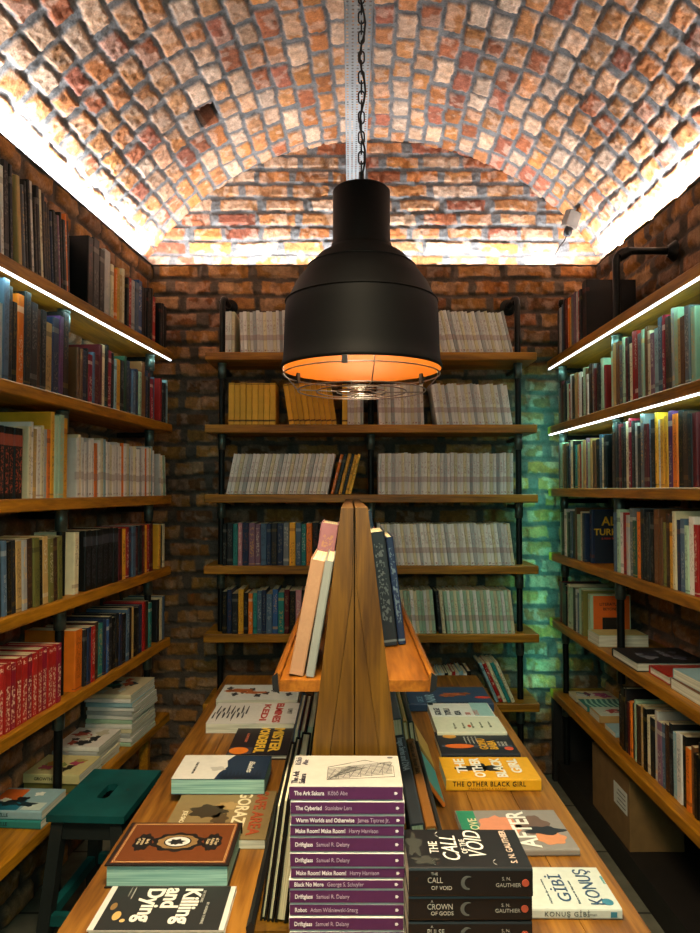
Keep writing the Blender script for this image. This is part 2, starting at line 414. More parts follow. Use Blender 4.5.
# floor
def floor_material():
    m, nt, b = newmat('stone_floor', .7)
    tc = N(nt, 'ShaderNodeTexCoord'); br = N(nt, 'ShaderNodeTexBrick'); br.inputs['Scale'].default_value = 1
    br.inputs['Brick Width'].default_value = .6; br.inputs['Row Height'].default_value = .4; br.inputs['Mortar Size'].default_value = .006
    br.inputs['Color1'].default_value = (*lin('#5c5e52'), 1); br.inputs['Color2'].default_value = (*lin('#686656'), 1); br.inputs['Mortar'].default_value = (*lin('#2c2b26'), 1)
    nt.links.new(tc.outputs['Object'], br.inputs['Vector'])
    no = N(nt, 'ShaderNodeTexNoise'); no.inputs['Scale'].default_value = 14; no.inputs['Detail'].default_value = 6; nt.links.new(tc.outputs['Object'], no.inputs['Vector'])
    hs = N(nt, 'ShaderNodeHueSaturation'); nt.links.new(br.outputs['Color'], hs.inputs['Color']); nt.links.new(math_(nt, 'MULTIPLY_ADD', no.outputs['Fac'], 1.2, .4), hs.inputs['Value'])
    nt.links.new(hs.outputs[0], b.inputs['Base Color']); return m
fb = MB(); fb.box(-1.7, 1.7, -1.25, 3.75, -.06, 0)
fo = fb.build('floor', floor_material()); fo['kind'] = 'structure'

# ------------------------------------------------------------------ bookcases
LF = lambda Y: -1.11 + .087 * Y            # front line of the left shelves
TH = .038
ztop = lambda v, Y: CAMZ + at_y(350, v, Y)[1]
ZLs = [ztop(v, 3.25) for v in (352, 424.5, 495.5, 566, 637, 712)]
ZBs = [ztop(v, 3.25) for v in (352, 424.5, 494.5, 566, 634.5, 704)]
ZRs = [ztop(v, 3.5) for v in (361.5, 427, 488.5, 552, 617, 688)]
dL = Vector((.087, 1, 0)).normalized(); nL = Vector((dL.y, -dL.x, 0))          # along / outward (towards the aisle)
dR = Vector((0, 1, 0)); nR = Vector((-1, 0, 0))
RF = .99
left = empty('pipe_bookcase', (LF(2.2), 2.2, 0), 0, 'brown plank bookcase on black iron pipes along the left wall', 'bookcase', 'pipe bookcases')
back = empty('pipe_bookcase', (.1, 3.3, 0), 0, 'brown plank bookcase on black iron pipes against the back wall', 'bookcase', 'pipe bookcases')
right = empty('pipe_bookcase', (1.1, 2.4, 0), 0, 'brown plank bookcase on black iron pipes along the right wall', 'bookcase', 'pipe bookcases')
def child(mb, name, mat, par):
    o = mb.build(name, mat, par); o.location = -Vector(par.location); return o
def plank(par, P, d, n, y0, y1, depth, z, mat, name='shelf'):
    """P: point on the front line at param 0; front edge line P + d*s"""
    mb = MB(); mb.box(0, y1 - y0, -depth, 0, -TH, 0, 0, .003)
    ang = math.atan2(d.y, d.x)
    # local x along d, local y = outward normal n or its mirror
    Mx = Matrix(((d.x, n.x, 0, P.x + d.x * y0), (d.y, n.y, 0, P.y + d.y * y0), (0, 0, 1, z), (0, 0, 0, 1)))
    if Mx.to_3x3().determinant() < 0:
        mb.f = [q[::-1] for q in mb.f]
    mb.xform(Mx); return child(mb, name, mat, par)
PL0 = Vector((LF(0), 0, 0)); PR0 = Vector((RF, 0, 0))
for i, z in enumerate(ZLs):
    plank(left, PL0, dL, nL, .9, 3.262, .205 if i < 5 else .21, z, M['shelf'])
for i, z in enumerate(ZRs):
    plank(right, PR0, dR, nR, .9, 3.5, .285, z, M['shelf'])
for i, z in enumerate(ZBs):
    mb = MB(); mb.box(-.677, .873, 3.25, 3.515, z - TH, z, 0, .003); child(mb, 'shelf', M['shelf_x'], back)
def post(par, x, y, zt, zs, wall=None, top=True, r=.0145, leg_to=0.0):
    """vertical pipe with couplings under the shelves; wall: point where the top arm meets the wall"""
    mb = MB(); path = [(x, y, leg_to), (x, y, zt - .04)]
    if wall:
        w = Vector(wall); p = Vector((x, y, 0)); d = (w - p).normalized()
        path += [(x + d.x * .04 * (1 - math.cos(t)), y + d.y * .04 * (1 - math.cos(t)), zt - .04 + .04 * math.sin(t)) for t in (.4, .8, 1.2, 1.57)]
        path += [(w.x, w.y, zt)]
    mb.tube(path, r, 14); o = child(mb, 'post', M['pipe'], par)
    for z in zs:
        if z - TH - .08 < leg_to: continue
        c = MB(); c.lathe([(r, z - TH - .075), (r + .005, z - TH - .073), (r + .006, z - TH - .03), (r + .004, z - TH - .012), (r + .007, z - TH - .01), (r + .007, z - TH), (r, z - TH)], 16, 0, x, y)
        q = c.build('coupling', M['collar'], o); q.location = (0, 0, 0)
    if wall:
        c = MB(); c.tube([(x + d.x * .012, y + d.y * .012, zt - .025), (x + d.x * .05, y + d.y * .05, zt)], r + .005, 14)
        c.build('elbow', M['pipe'], o)
        c = MB(); c.tube([tuple(w - d * .035 + Vector((0, 0, zt))), tuple(w - d * .006 + Vector((0, 0, zt)))], [.02, .042], 18); c.build('wall_flange', M['pipe'], o)
    else:
        c = MB(); c.lathe([(0, zt - .04), (r + .003, zt - .04), (r + .003, zt - .015), (r, zt - .01), (0, zt - .01)][::-1], 16, 0, x, y); c.build('cap', M['pipe'], o)
    # supports from the post back to the wall under each shelf
    return o
def arms(par, x, y, wx, wy, zs):
    for z in zs:
        mb = MB(); mb.tube([(x, y, z - TH - .022), (wx, wy, z - TH - .022)], .012, 10); child(mb, 'support_arm', M['pipe'], par)
INS = .055
for Y in (1.56, 2.34, 3.12):
    p = PL0 + dL * Y - nL * INS; w = p - nL * .145
    post(left, p.x, p.y, ZLs[0] + .24, ZLs, (w.x, w.y, 0)); arms(left, p.x, p.y, w.x, w.y, ZLs)
for Y in (1.3, 2.0, 2.72, 3.42):
    p = PR0 + dR * Y - nR * INS; wx = XR(Y) - .018
    post(right, p.x, p.y, CAMZ + at_y(640, 251, 2.72)[1] if Y > 2.1 and Y < 3 else ZRs[0] + .3, ZRs, (wx, Y, 0) if 2.1 < Y < 3 else None, leg_to=ZRs[4] - TH - .075 if 1.5 < Y < 3 else 0.0)
    arms(right, p.x, p.y, wx, Y, ZRs[:5])
for u in (220.5, 371, 520):
    x = at_y(u, 400, 3.29)[0]
    post(back, x, 3.33, CAMZ + at_y(220, 297, 3.33)[1] if u != 371 else ZBs[0] + .1, ZBs, (x, YB - .018, 0) if u != 371 else None); arms(back, x, 3.33, x, YB - .012, ZBs)
# led strips under the front edges
def led(par, P, d, n, y0, y1, z):
    mb = MB(); mb.box(0, y1 - y0, -.011, -.004, -.006, 0); Mx = Matrix(((d.x, n.x, 0, P.x + d.x * y0), (d.y, n.y, 0, P.y + d.y * y0), (0, 0, 1, z - TH), (0, 0, 0, 1)))
    if Mx.to_3x3().determinant() < 0: mb.f = [q[::-1] for q in mb.f]
    mb.xform(Mx); o = child(mb, 'led_strip', M['led'], par); o['label'] = 'glowing white light strip'; return o
led(left, PL0, dL, nL, .95, 3.25, ZLs[0])
led(right, PR0, dR, nR, .95, 3.49, ZRs[0]); led(right, PR0, dR, nR, .95, 3.49, ZRs[1])
# right lower cabinet end panel and dark back
mb = MB(); mb.box(RF + .004, RF + .285, 3.46, 3.495, 0, ZRs[5] - TH); child(mb, 'end_panel', M['dark'], right)
mb = MB(); mb.box(RF + .262, RF + .284, .9, 3.455, .0, ZRs[5] - TH); child(mb, 'back_panel', M['dark'], right)
mb = MB(); mb.box(RF + .02, RF + .26, .9, 3.455, .0, .10); child(mb, 'base_board', M['dark'], right)
# left lower bench legs
for Y in (1.2, 3.05):
    for q in (.035, .18):
        p = PL0 + dL * Y - nL * q; mb = MB(); mb.box(p.x - .018, p.x + .018, p.y - .018, p.y + .018, 0, ZLs[5] - TH); child(mb, 'leg', M['shelf'], left)

# ------------------------------------------------------------------ shelf books
NAMEC = {'black': '#101110', 'charcoal': '#1f2123', 'grey': '#6c7072', 'pale grey': '#a9aaa4', 'white': '#e4dfd4', 'cream': '#d8cda6', 'navy': '#1f2d47', 'blue': '#31598c',
         'slate blue': '#4a6278', 'pale blue': '#8fb2b8', 'teal': '#2c7f78', 'pale green': '#a3c0a0', 'dark green': '#274a36', 'olive': '#6b6a34', 'red': '#a0211c', 'crimson': '#84172a', 'maroon': '#5c1a1e',
         'orange': '#d9701c', 'amber': '#dba02a', 'yellow': '#e0b03a', 'tan': '#b3935a', 'brown': '#6b4526', 'dark brown': '#3b281c', 'pink': '#b98085', 'purple': '#55305e', 'mauve': '#7d5b6c'}
ACC = {'black': ['#6a2a20', '#77736a', '#6f5c2c'], 'charcoal': ['#77736a', '#6b5426'], 'navy': ['#7c7868', '#7a4326'], 'brown': ['#3a2414', '#8a6a40'], 'dark brown': ['#7a5a34'], 'maroon': ['#9a7a5a', '#2a0c10'], 'slate blue': ['#a9b0b0', '#22303c'], 'white': ['#8a3f3a', '#3a4a5a', '#a09070'], 'cream': ['#7a3a20', '#404040'], 'orange': ['#1c1c1c', '#f0e0c0'],
       'yellow': ['#222018', '#8a2a1a'], 'amber': ['#222018', '#8a2a1a'], 'red': ['#f0e2c8', '#1c1c1c'], 'crimson': ['#f0dcc8']}
ORD = ['', 'second', 'third', 'fourth', 'fifth', 'sixth', 'seventh', 'eighth', 'ninth', 'tenth', 'eleventh', 'twelfth', 'thirteenth', 'fourteenth', 'fifteenth', 'sixteenth', 'seventeenth', 'eighteenth', 'nineteenth', 'twentieth']
def u_cover(t, d, h, c, hard):
    """cover bent around the pages: closed U profile extruded upwards; spine at y=0"""
    r = min(t * .28, .004); x = t / 2
    out = [(-x, d), (-x, r), (-x + r * .3, r * .3), (-x + r, 0), (x - r, 0), (x - r * .3, r * .3), (x, r), (x, d)]
    inn = [(x - c, d), (x - c, c + r * .4), (-x + c, c + r * .4), (-x + c, d)]
    pts = out + inn; mb = MB(); n = len(pts)
    v = [(a, b, 0) for a, b in pts] + [(a, b, h) for a, b in pts]
    f = [(i, (i + 1) % n, (i + 1) % n + n, i + n) for i in range(n)]
    # caps as quads
    caps = [(0, 1, 10, 11), (1, 2, 3, 10), (3, 4, 9, 10), (4, 5, 6, 9), (6, 7, 8, 9)]
    for q in caps: f.append(tuple(q[::-1])); f.append(tuple(i + n for i in q))
    mb.add(v, f); return mb
def shelf_book(kind, label, cat, group, pos, yaw, t, d, h, colname, lean=0.0, mat=None, accent=None, pages=True, hard=False, rnd=R, cth=None):
    c = .0028 if hard else .0012; c = cth or min(c, t * .2)
    o = u_cover(t, d, h, c, hard).build(kind, mat or rnd.choice(COV), None)
    tag(o, label, cat, group)
    b = lin(NAMEC.get(colname, colname)); k = .82 + .36 * rnd.random()
    o.color = (b[0] * k, b[1] * k, b[2] * k, 1)
    o['accent'] = list(lin(accent or rnd.choice(ACC.get(colname, ['#d8d0b8', '#1c1c1c', '#e0b050']))))
    o.location = (pos[0], pos[1], pos[2] + t / 2 * abs(math.sin(lean)) + .0004); o.rotation_euler = (0, lean, yaw)
    if pages:
        e = .003 if hard else .0006
        mb = MB(); mb.box(-t / 2 + c + .0001, t / 2 - c - .0001, c + .0025, d - e * 1.5, e, h - e)
        mb.build('page_block', M['pages'], o)
    return o
WALLN = {'L': 'left-wall', 'R': 'right-wall', 'B': 'back-wall'}
SHN = ['top', 'second', 'third', 'fourth', 'fifth', 'lowest']
rows = {}
def place(side, i, a0, a1, seq, t, h, d, lean=0, kind='book', cat='book', mat=None, accent=None, inset=.014, pages=True, hard=None, shared=None, jit=.006, group=None, gap=.0006, cycle=True):
    """fill shelf i of one wall between a0 and a1 (metres along it) with standing books following the colours in seq"""
    z = {'L': ZLs, 'R': ZRs, 'B': ZBs}[side][i]; lean *= D2R
    s = a0; k = 0; out = []
    while True:
        if not cycle and k >= len(seq): break
        tt = R.uniform(*t); hh = R.uniform(*h); dd = R.uniform(*d)
        w = tt / math.cos(lean) + gap
        if s + w > a1: break
        m = s + w / 2; s += w; c = seq[k % len(seq)]; k += 1
        ins = inset + R.uniform(0, jit)
        if side == 'L': p = PL0 + dL * m - nL * ins; yaw = math.pi / 2 - math.atan(.087)
        elif side == 'R': p = PR0 + dR * m - nR * ins; yaw = -math.pi / 2
        else: p = Vector((m, 3.25 + ins, 0)); yaw = 0
        ln = lean if side != 'R' else -lean
        o = shelf_book(kind, None, cat, group or ('%ss on the %s %s shelf' % (kind.replace('_', ' '), SHN[i], WALLN[side])), (p.x, p.y, z), yaw, tt, dd, hh, c, ln, mat, accent, pages, R.random() < .3 if hard is None else hard)
        if shared: o['label'] = shared
        else: rows.setdefault((side, i), []).append((m, c, kind, o, tt, hh))
        out.append(o)
    return out
def label_rows():
    for (side, i), L in rows.items():
        L.sort(key=lambda q: q[0]); by = {}
        if side in 'LR': L = L[::-1]                       # counted from the far end
        for q in L: by.setdefault(q[1], []).append(q)
        end = 'from the left' if side == 'B' else 'from the back'
        for c, qs in by.items():
            for n, (m, c_, kind, o, tt, hh) in enumerate(qs):
                size = 'tall' if hh > .245 else ('thick' if tt > .032 else ('slim' if tt < .014 else 'upright'))
                if n < len(ORD):
                    w = ('first' if n == 0 else ORD[n]) if len(qs) > 1 else 'only'
                    o['label'] = '%s %s %s, %s of its colour%s, %s %s shelf' % (size, c, kind.split('_')[-1], w, '' if w == 'only' else ' ' + end, SHN[i], WALLN[side])
                else:
                    n2 = len(qs) - 1 - n
                    e2 = 'from the right' if side == 'B' else 'from the front'
                    o['label'] = '%s %s %s, %s of its colour %s, %s %s shelf' % (size, c, kind.split('_')[-1], 'first' if n2 == 0 else ORD[n2], e2, SHN[i], WALLN[side])
uL = lambda u: 1.11 / (.087 + (350 - u) / 700) / 1.0038 * 1.0038
uR = lambda u: RF * 700 / (u - 350)
def bx_(u): return at_y(u, 400, 3.26)[0]
PY = 2.34; G = .026
# --- left wall
place('L', 0, 1.62, 1.98, ['black', 'black', 'charcoal', 'black', 'white', 'black', 'charcoal', 'navy', 'black', 'maroon'], (.014, .026), (.25, .285), (.16, .185), -3)
place('L', 0, 2.0, 2.315, ['tan', 'black', 'grey', 'black', 'black', 'white', 'black', 'black', 'cream', 'black', 'charcoal', 'black', 'navy', 'black', 'black', 'mauve', 'black', 'charcoal', 'orange', 'black', 'pale grey', 'cream'], (.01, .019), (.23, .275), (.16, .185), -5)
place('L', 0, PY + .09, 2.62, ['black', 'charcoal', 'black', 'pale grey', 'mauve', 'white'], (.02, .05), (.23, .27), (.17, .185), 0, hard=True)
place('L', 0, 2.63, 2.76, ['cream', 'orange', 'yellow', 'tan'], (.018, .035), (.19, .23), (.15, .18), 0)
place('L', 0, 2.77, 3.09, ['black', 'red', 'pale grey', 'slate blue', 'blue', 'black', 'charcoal', 'black', 'charcoal'], (.018, .038), (.2, .235), (.15, .18), 0)
place('L', 0, 3.145, 3.24, ['black', 'charcoal'], (.02, .035), (.2, .22), (.15, .18), 0)
place('L', 1, 1.62, PY - G, ['tan', 'navy', 'purple', 'black', 'orange', 'black', 'charcoal', 'amber', 'brown', 'pale grey', 'slate blue', 'charcoal', 'black', 'orange', 'black', 'charcoal', 'dark brown', 'black'], (.018, .045), (.2, .285), (.16, .19), 0)
place('L', 1, PY + G, 3.09, ['brown', 'brown', 'navy', 'black', 'crimson', 'slate blue', 'maroon', 'maroon', 'cream', 'black', 'crimson', 'black', 'pale blue', 'amber', 'charcoal', 'dark green', 'navy', 'navy', 'slate blue', 'navy', 'pale green'], (.016, .038), (.17, .235), (.14, .185), 0)
place('L', 1, 3.145, 3.25, ['red', 'black', 'charcoal', 'pale blue'], (.018, .03), (.17, .21), (.14, .18), 0)
place('L', 2, 1.66, 2.06, ['black'], (.021, .025), (.2, .206), (.13, .14), 0, kind='comic_volume', mat=COV_SET, accent='#b0563e')
place('L', 2, 2.065, 2.2, ['cream', 'white', 'tan', 'white', 'cream', 'pale grey', 'orange', 'white'], (.012, .022), (.2, .235), (.14, .16), 0)
place('L', 2, 2.2, PY - G, ['amber', 'pale green', 'pale green'], (.02, .04), (.255, .275), (.17, .19), 0, hard=True)
place('L', 2, PY + G, 3.09, ['white', 'cream', 'white', 'white', 'pale grey', 'white', 'white', 'orange', 'white', 'white', 'cream', 'pale blue', 'white'], (.013, .022), (.19, .215), (.13, .16), -1.2, kind='magazine', cat='magazine', mat=COV_MAG, accent='#8d6a60')
place('L', 2, 3.162, 3.25, ['white', 'cream', 'white', 'pale green'], (.014, .02), (.17, .19), (.13, .15), -6, kind='magazine', cat='magazine', mat=COV_MAG, accent='#8d6a60')
place('L', 3, 1.64, 1.95, ['black'], (.034, .04), (.2, .21), (.13, .14), -2, kind='comic_volume', mat=COV_SET, accent='#3f4a4a')
place('L', 3, 1.955, PY - G, ['slate blue', 'black', 'charcoal', 'tan', 'pale grey', 'dark brown', 'olive', 'black', 'tan', 'olive', 'dark brown', 'olive', 'cream', 'tan'], (.018, .034), (.195, .21), (.14, .16), -2.5)
place('L', 3, PY + G, 2.43, ['cream'], (.03, .036), (.205, .208), (.14, .15), 0)
place('L', 3, 2.44, 2.72, ['black'], (.04, .05), (.205, .21), (.14, .15), 0, kind='comic_volume', mat=COV_SET, accent='#4a4a52')
place('L', 3, 2.725, 3.09, ['maroon', 'amber', 'red', 'navy', 'slate blue', 'maroon', 'charcoal', 'maroon', 'amber', 'red'], (.022, .04), (.195, .205), (.13, .15), -1.5)
place('L', 3, 3.145, 3.245, ['amber', 'charcoal', 'cream'], (.02, .03), (.19, .2), (.13, .15), 0)
place('L', 4, 1.62, PY - G - .005, ['red', 'crimson', 'red'], (.026, .031), (.185, .195), (.16, .175), 0, kind='comic_volume', mat=COV_RED, accent='#e8d2b0')
place('L', 4, PY + G + .01, 2.44, ['orange'], (.05, .056), (.2, .203), (.17, .18), 0, mat=COV[2], accent='#1c1c1c')
place('L', 4, 2.44, 3.09, ['charcoal', 'navy', 'red', 'dark brown', 'teal', 'navy', 'blue', 'charcoal', 'black', 'charcoal', 'navy', 'black', 'slate blue', 'black', 'tan', 'black'], (.022, .038), (.19, .205), (.16, .18), 0)
place('L', 4, 3.145, 3.25, ['charcoal', 'cream', 'slate blue'], (.02, .03), (.18, .195), (.16, .18), 0)
# --- back wall (the middle post stands at u=371)
WH = ['white', 'white', 'cream', 'white', 'pale grey', 'white', 'white', 'cream']
def mags(i, u0, u1, h, lean, label, grp, t=(.013, .0165), seq=WH, pages=True):
    place('B', i, bx_(u0), bx_(u1), seq, t, h, (.15, .17), lean, kind='magazine', cat='magazine', mat=COV_MAG, accent='#a5726a', shared=label, group=grp, hard=False, jit=.003, pages=pages)
mags(0, 224.5, 236, (.192, .198), 0, 'slim white magazine beside the left post on the top back-wall shelf', 'white magazines by the left post, top back shelf')
mags(0, 240, 366, (.19, .2), -2, 'slim white magazine in the left run of the top back-wall shelf', 'white magazines left of the lamp, top back shelf')
mags(0, 389, 517, (.19, .205), -13, 'slim white magazine leaning left on the top back-wall shelf', 'white magazines leaning right of the lamp, top back shelf')
place('B', 1, bx_(228), bx_(277), ['yellow'], (.026, .028), (.195, .198), (.16, .17), 0, kind='magazine', cat='magazine', mat=COV_YEL, accent='#4a3010')
place('B', 1, bx_(289), bx_(341), ['amber'], (.023, .025), (.19, .195), (.16, .17), -9, kind='magazine', cat='magazine', mat=COV_YEL, accent='#5a3010')
place('B', 1, bx_(342), bx_(348), ['yellow'], (.024, .025), (.19, .195), (.16, .17), 0, kind='magazine', cat='magazine', mat=COV_YEL, accent='#5a3010')
mags(1, 347.5, 366, (.185, .192), 0, 'slim pinkish white magazine right of the amber run, second back-wall shelf', 'white magazines left of the middle post, second back shelf')
mags(1, 379, 427, (.185, .192), -2, 'slim white magazine right of the middle post on the second back-wall shelf', 'white magazines right of the middle post, second back shelf')
mags(1, 437, 516, (.186, .196), -8, 'slim white magazine leaning left on the right of the second back-wall shelf', 'leaning white magazines, second back shelf')
mags(2, 226, 329, (.19, .192), 11, 'slim white comic with grey blue print leaning right, third back-wall shelf', 'white comics leaning right, third back shelf', (.0165, .018))
place('B', 2, bx_(330.5), bx_(355), ['orange', 'black', 'amber', 'charcoal', 'amber', 'yellow'], (.012, .019), (.188, .194), (.16, .17), 14, kind='comic_book')
mags(2, 378, 516, (.188, .196), 0, 'slim white magazine in the straight packed run, third back-wall shelf', 'white magazines packed upright, third back shelf')
place('B', 3, bx_(223), bx_(365), ['black', 'charcoal', 'teal', 'pink', 'navy', 'mauve', 'mauve', 'slate blue', 'navy', 'charcoal', 'navy', 'grey', 'amber', 'slate blue', 'teal', 'orange', 'black', 'black', 'navy', 'dark green', 'maroon', 'olive', 'charcoal'], (.018, .03), (.192, .2), (.14, .17), 0, kind='paperback_book')
mags(3, 382, 516, (.19, .197), -7, 'slim pale magazine leaning slightly left, fourth back-wall shelf', 'pale magazines, fourth back shelf')
place('B', 4, bx_(223), bx_(365), ['black', 'navy', 'charcoal', 'amber', 'black', 'orange', 'teal', 'slate blue', 'navy', 'slate blue', 'blue', 'teal', 'maroon', 'black', 'pink', 'black', 'blue', 'charcoal'], (.018, .03), (.18, .205), (.14, .17), 0, kind='paperback_book')
mags(4, 382, 436, (.195, .203), -5, 'slim pale green magazine left of the dark gap, fifth back-wall shelf', 'pale green magazines left of the gap, fifth back shelf', seq=['pale green', 'white', 'cream', 'pale green'])
place('B', 4, bx_(438), bx_(446), ['charcoal', 'cream'], (.014, .018), (.195, .2), (.15, .16), -5, kind='comic_book')
mags(4, 446.5, 517, (.195, .203), -6, 'slim pale green magazine right of the dark gap, fifth back-wall shelf', 'pale green magazines right of the gap, fifth back shelf', seq=['pale green', 'white', 'pale green', 'cream'])
place('B', 5, bx_(395), bx_(472), ['white', 'black', 'cream', 'red', 'white', 'pale blue'], (.014, .022), (.13, .145), (.15, .17), 0, kind='comic_book')
place('B', 5, bx_(494), bx_(514), ['pale blue', 'red', 'cream', 'teal', 'cream'], (.014, .018), (.19, .2), (.15, .17), -24, kind='comic_book')
# --- right wall (a runs from the near end to the back-wall end)
RP = 2.72
place('R', 0, 3.02, 3.39, ['charcoal', 'red', 'pale grey', 'mauve', 'grey', 'yellow', 'orange', 'maroon', 'charcoal', 'slate blue', 'pale grey', 'charcoal', 'brown'], (.022, .04), (.22, .25), (.15, .19), 0)
place('R', 0, 2.95, 3.015, ['black'], (.05, .06), (.24, .25), (.2, .22), 0, kind='ring_binder', cat='binder', hard=True)
place('R', 1, 1.85, 1.97, ['tan', 'brown', 'pale grey'], (.022, .03), (.22, .26), (.16, .2), 0)
place('R', 1, 2.03, RP - G, ['pale green', 'grey', 'brown', 'tan', 'pale green', 'pale grey', 'dark brown', 'crimson', 'slate blue', 'pale blue', 'mauve', 'cream', 'brown', 'pale green', 'grey', 'red', 'red', 'cream', 'charcoal', 'maroon'], (.018, .032), (.205, .255), (.15, .2), 0)
place('R', 1, RP + G, 3.39, ['red', 'pale green', 'charcoal', 'dark brown', 'maroon', 'grey', 'dark brown', 'white', 'brown', 'pale green', 'dark brown', 'white', 'orange', 'tan', 'charcoal', 'dark brown', 'white'], (.018, .034), (.17, .215), (.14, .19), 0)
place('R', 2, 1.85, 1.97, ['teal', 'pale green'], (.04, .05), (.255, .262), (.2, .22), 0, hard=True)
place('R', 2, 2.03, RP - G, ['maroon', 'charcoal', 'dark brown', 'black', 'orange', 'purple', 'amber', 'amber', 'white', 'amber', 'charcoal', 'slate blue', 'maroon', 'grey', 'charcoal', 'pale grey', 'charcoal', 'crimson', 'cream', 'charcoal', 'black'], (.018, .034), (.21, .255), (.15, .2), 0)
place('R', 2, RP + G, 3.39, ['black', 'cream', 'slate blue', 'charcoal', 'brown', 'tan', 'pale green', 'mauve', 'tan', 'pale green', 'red', 'tan', 'teal'], (.02, .038), (.19, .22), (.14, .19), 0)
place('R', 3, 1.85, 1.97, ['white', 'cream'], (.03, .04), (.22, .24), (.18, .2), 0)
place('R', 3, 2.03, RP - G, ['red', 'white', 'pale green', 'slate blue', 'navy', 'cream', 'amber', 'dark brown', 'olive', 'brown', 'brown', 'black', 'charcoal', 'black', 'charcoal', 'orange', 'dark green', 'grey', 'pale grey'], (.02, .036), (.2, .25), (.17, .2), 0)
place('R', 3, 3.01, 3.39, ['navy', 'cream', 'pale green', 'brown', 'charcoal', 'slate blue', 'charcoal', 'pale green', 'white', 'charcoal', 'pale green'], (.022, .04), (.2, .23), (.17, .2), 0)
place('R', 4, 3.04, 3.39, ['olive', 'pale green', 'slate blue', 'pale grey', 'charcoal', 'pale green', 'pale green', 'cream', 'black', 'charcoal', 'brown', 'maroon'], (.02, .036), (.175, .2), (.17, .2), 0)
place('R', 5, 2.03, 2.75, ['maroon', 'charcoal', 'black', 'black', 'brown', 'orange', 'black', 'white', 'pale blue', 'charcoal', 'dark brown', 'slate blue', 'mauve', 'pale grey', 'charcoal', 'cream', 'black', 'tan', 'dark brown', 'pale green', 'charcoal', 'orange'], (.018, .036), (.19, .24), (.17, .2), 0, inset=.04)
place('R', 5, 1.75, 1.96, ['black', 'maroon', 'black'], (.03, .05), (.2, .24), (.18, .2), 0, inset=.02)
label_rows()
# a few front covers that face the aisle's near end
def text_mesh(s, size, bold=0.0, shear=0.0, align='LEFT', ext=.00025, spacing=1.0):
    cu = bpy.data.curves.new('lettering', 'FONT'); cu.body = s; cu.size = size; cu.offset = bold * size; cu.shear = shear
    cu.extrude = ext; cu.align_x = align; cu.align_y = 'CENTER'; cu.resolution_u = 3; cu.space_character = spacing
    ob = bpy.data.objects.new('lettering', cu); C.objects.link(ob)
    dg = bpy.context.evaluated_depsgraph_get(); me = bpy.data.meshes.new_from_object(ob.evaluated_get(dg))
    bpy.data.objects.remove(ob); bpy.data.curves.remove(cu); me.materials.clear(); return me
def face_out(o, t, hexc, items, w, h):
    """print on the broad face of a standing book (its local +x side for the right wall)"""
    mb = MB(); mb.box(t / 2, t / 2 + .0006, .012, w - .004, .004, h - .004); q = mb.build('front_cover', colour_mat(hexc), o)
    for s, size, y, z, c in items:
        me = text_mesh(s, size, .02, align='CENTER')
        k = link('title_lettering', me, colour_mat(c), q); k.matrix_basis = Matrix(((0, 0, 1, t / 2 + .0009), (1, 0, 0, y), (0, 1, 0, z), (0, 0, 0, 1)))
    return q
p = (RF + .05, 2.62, ZRs[3])
o = shelf_book('hardcover_book', 'dark book with yellow capitals on its cover, facing out on the fourth right-wall shelf', 'book', None, (RF + .03, 2.975, ZRs[3]), -math.pi / 2, .03, .17, .225, 'navy', 0)
q = face_out(o, .03, '#1c2633', [('ALL', .052, .085, .175, '#e0b52c'), ('TURKEY?', .038, .085, .13, '#e0b52c'), ('a new history', .016, .085, .105, '#c8402c')], .17, .225)
o = shelf_book('hardcover_book', 'orange-fronted book facing out beside the right post on the fifth right-wall shelf', 'book', None, (RF + .03, 3.005, ZRs[4]), -math.pi / 2, .034, .17, .185, 'pale green', 0)
q = face_out(o, .034, '#d8641c', [('LITERATURE', .017, .085, .145, '#4a2410'), ('BEYOND', .016, .085, .125, '#4a2410')], .17, .185)
mb = MB(); mb.box(.0176, .0182, .05, .13, .025, .09); mb.build('picture_panel', colour_mat('#1c1a16'), q)

# ------------------------------------------------------------------ flat books
def flat_book(kind, label, loc, rz, w, h, t, cover, pages=None, group=None, hard=False, cat='book', spine=None):
    """lies flat: local x from spine (-w/2) to fore edge, local y up the cover, z thickness"""
    root = empty(kind, loc, rz, label, cat, group)
    c = min(.0026 if hard else .0011, t * .2)
    cov = u_cover(t, w, h, c, hard)           # x thickness, y depth, z height
    Mx = Matrix(((0, 1, 0, -w / 2), (0, 0, 1, -h / 2), (1, 0, 0, t / 2), (0, 0, 0, 1)))
    cv = cov.xform(Mx).build('cover', cover, root)
    e = .0035 if hard else .0007
    mb = MB(); mb.box(-w / 2 + c + .003, w / 2 - e * 1.3, -h / 2 + e, h / 2 - e, c + .0001, t - c - .0001)
    mb.build('page_block', pages or M['pagesflat'], root)
    if spine:
        mb = MB(); mb.box(-w / 2 - .0005, -w / 2 + .0003, -h / 2 + .0005, h / 2 - .0005, .002, t - .002); q = mb.build('spine', spine, cv)
    return root, cv
def panel(cv, x0, x1, y0, y1, t, hexc, name='cover_print', dz=.0003):
    mb = MB(); mb.box(x0, x1, y0, y1, t - .0002, t + dz); return mb.build(name, colour_mat(hexc), cv)
def blob(cv, pts, t, hexc, name='cover_picture', dz=.0005):
    mb = MB(); mb.poly(pts, t - .0002, t + dz); return mb.build(name, colour_mat(hexc), cv)
def ell(cx, cy, rx, ry, n=28, wob=0, seed=0, k=0):
    r = random.Random(seed)
    return [(cx + rx * math.cos(2 * math.pi * i / n) * (1 + wob * math.sin(i * k + seed) ), cy + ry * math.sin(2 * math.pi * i / n) * (1 + wob * math.sin(i * k + seed))) for i in range(n)]
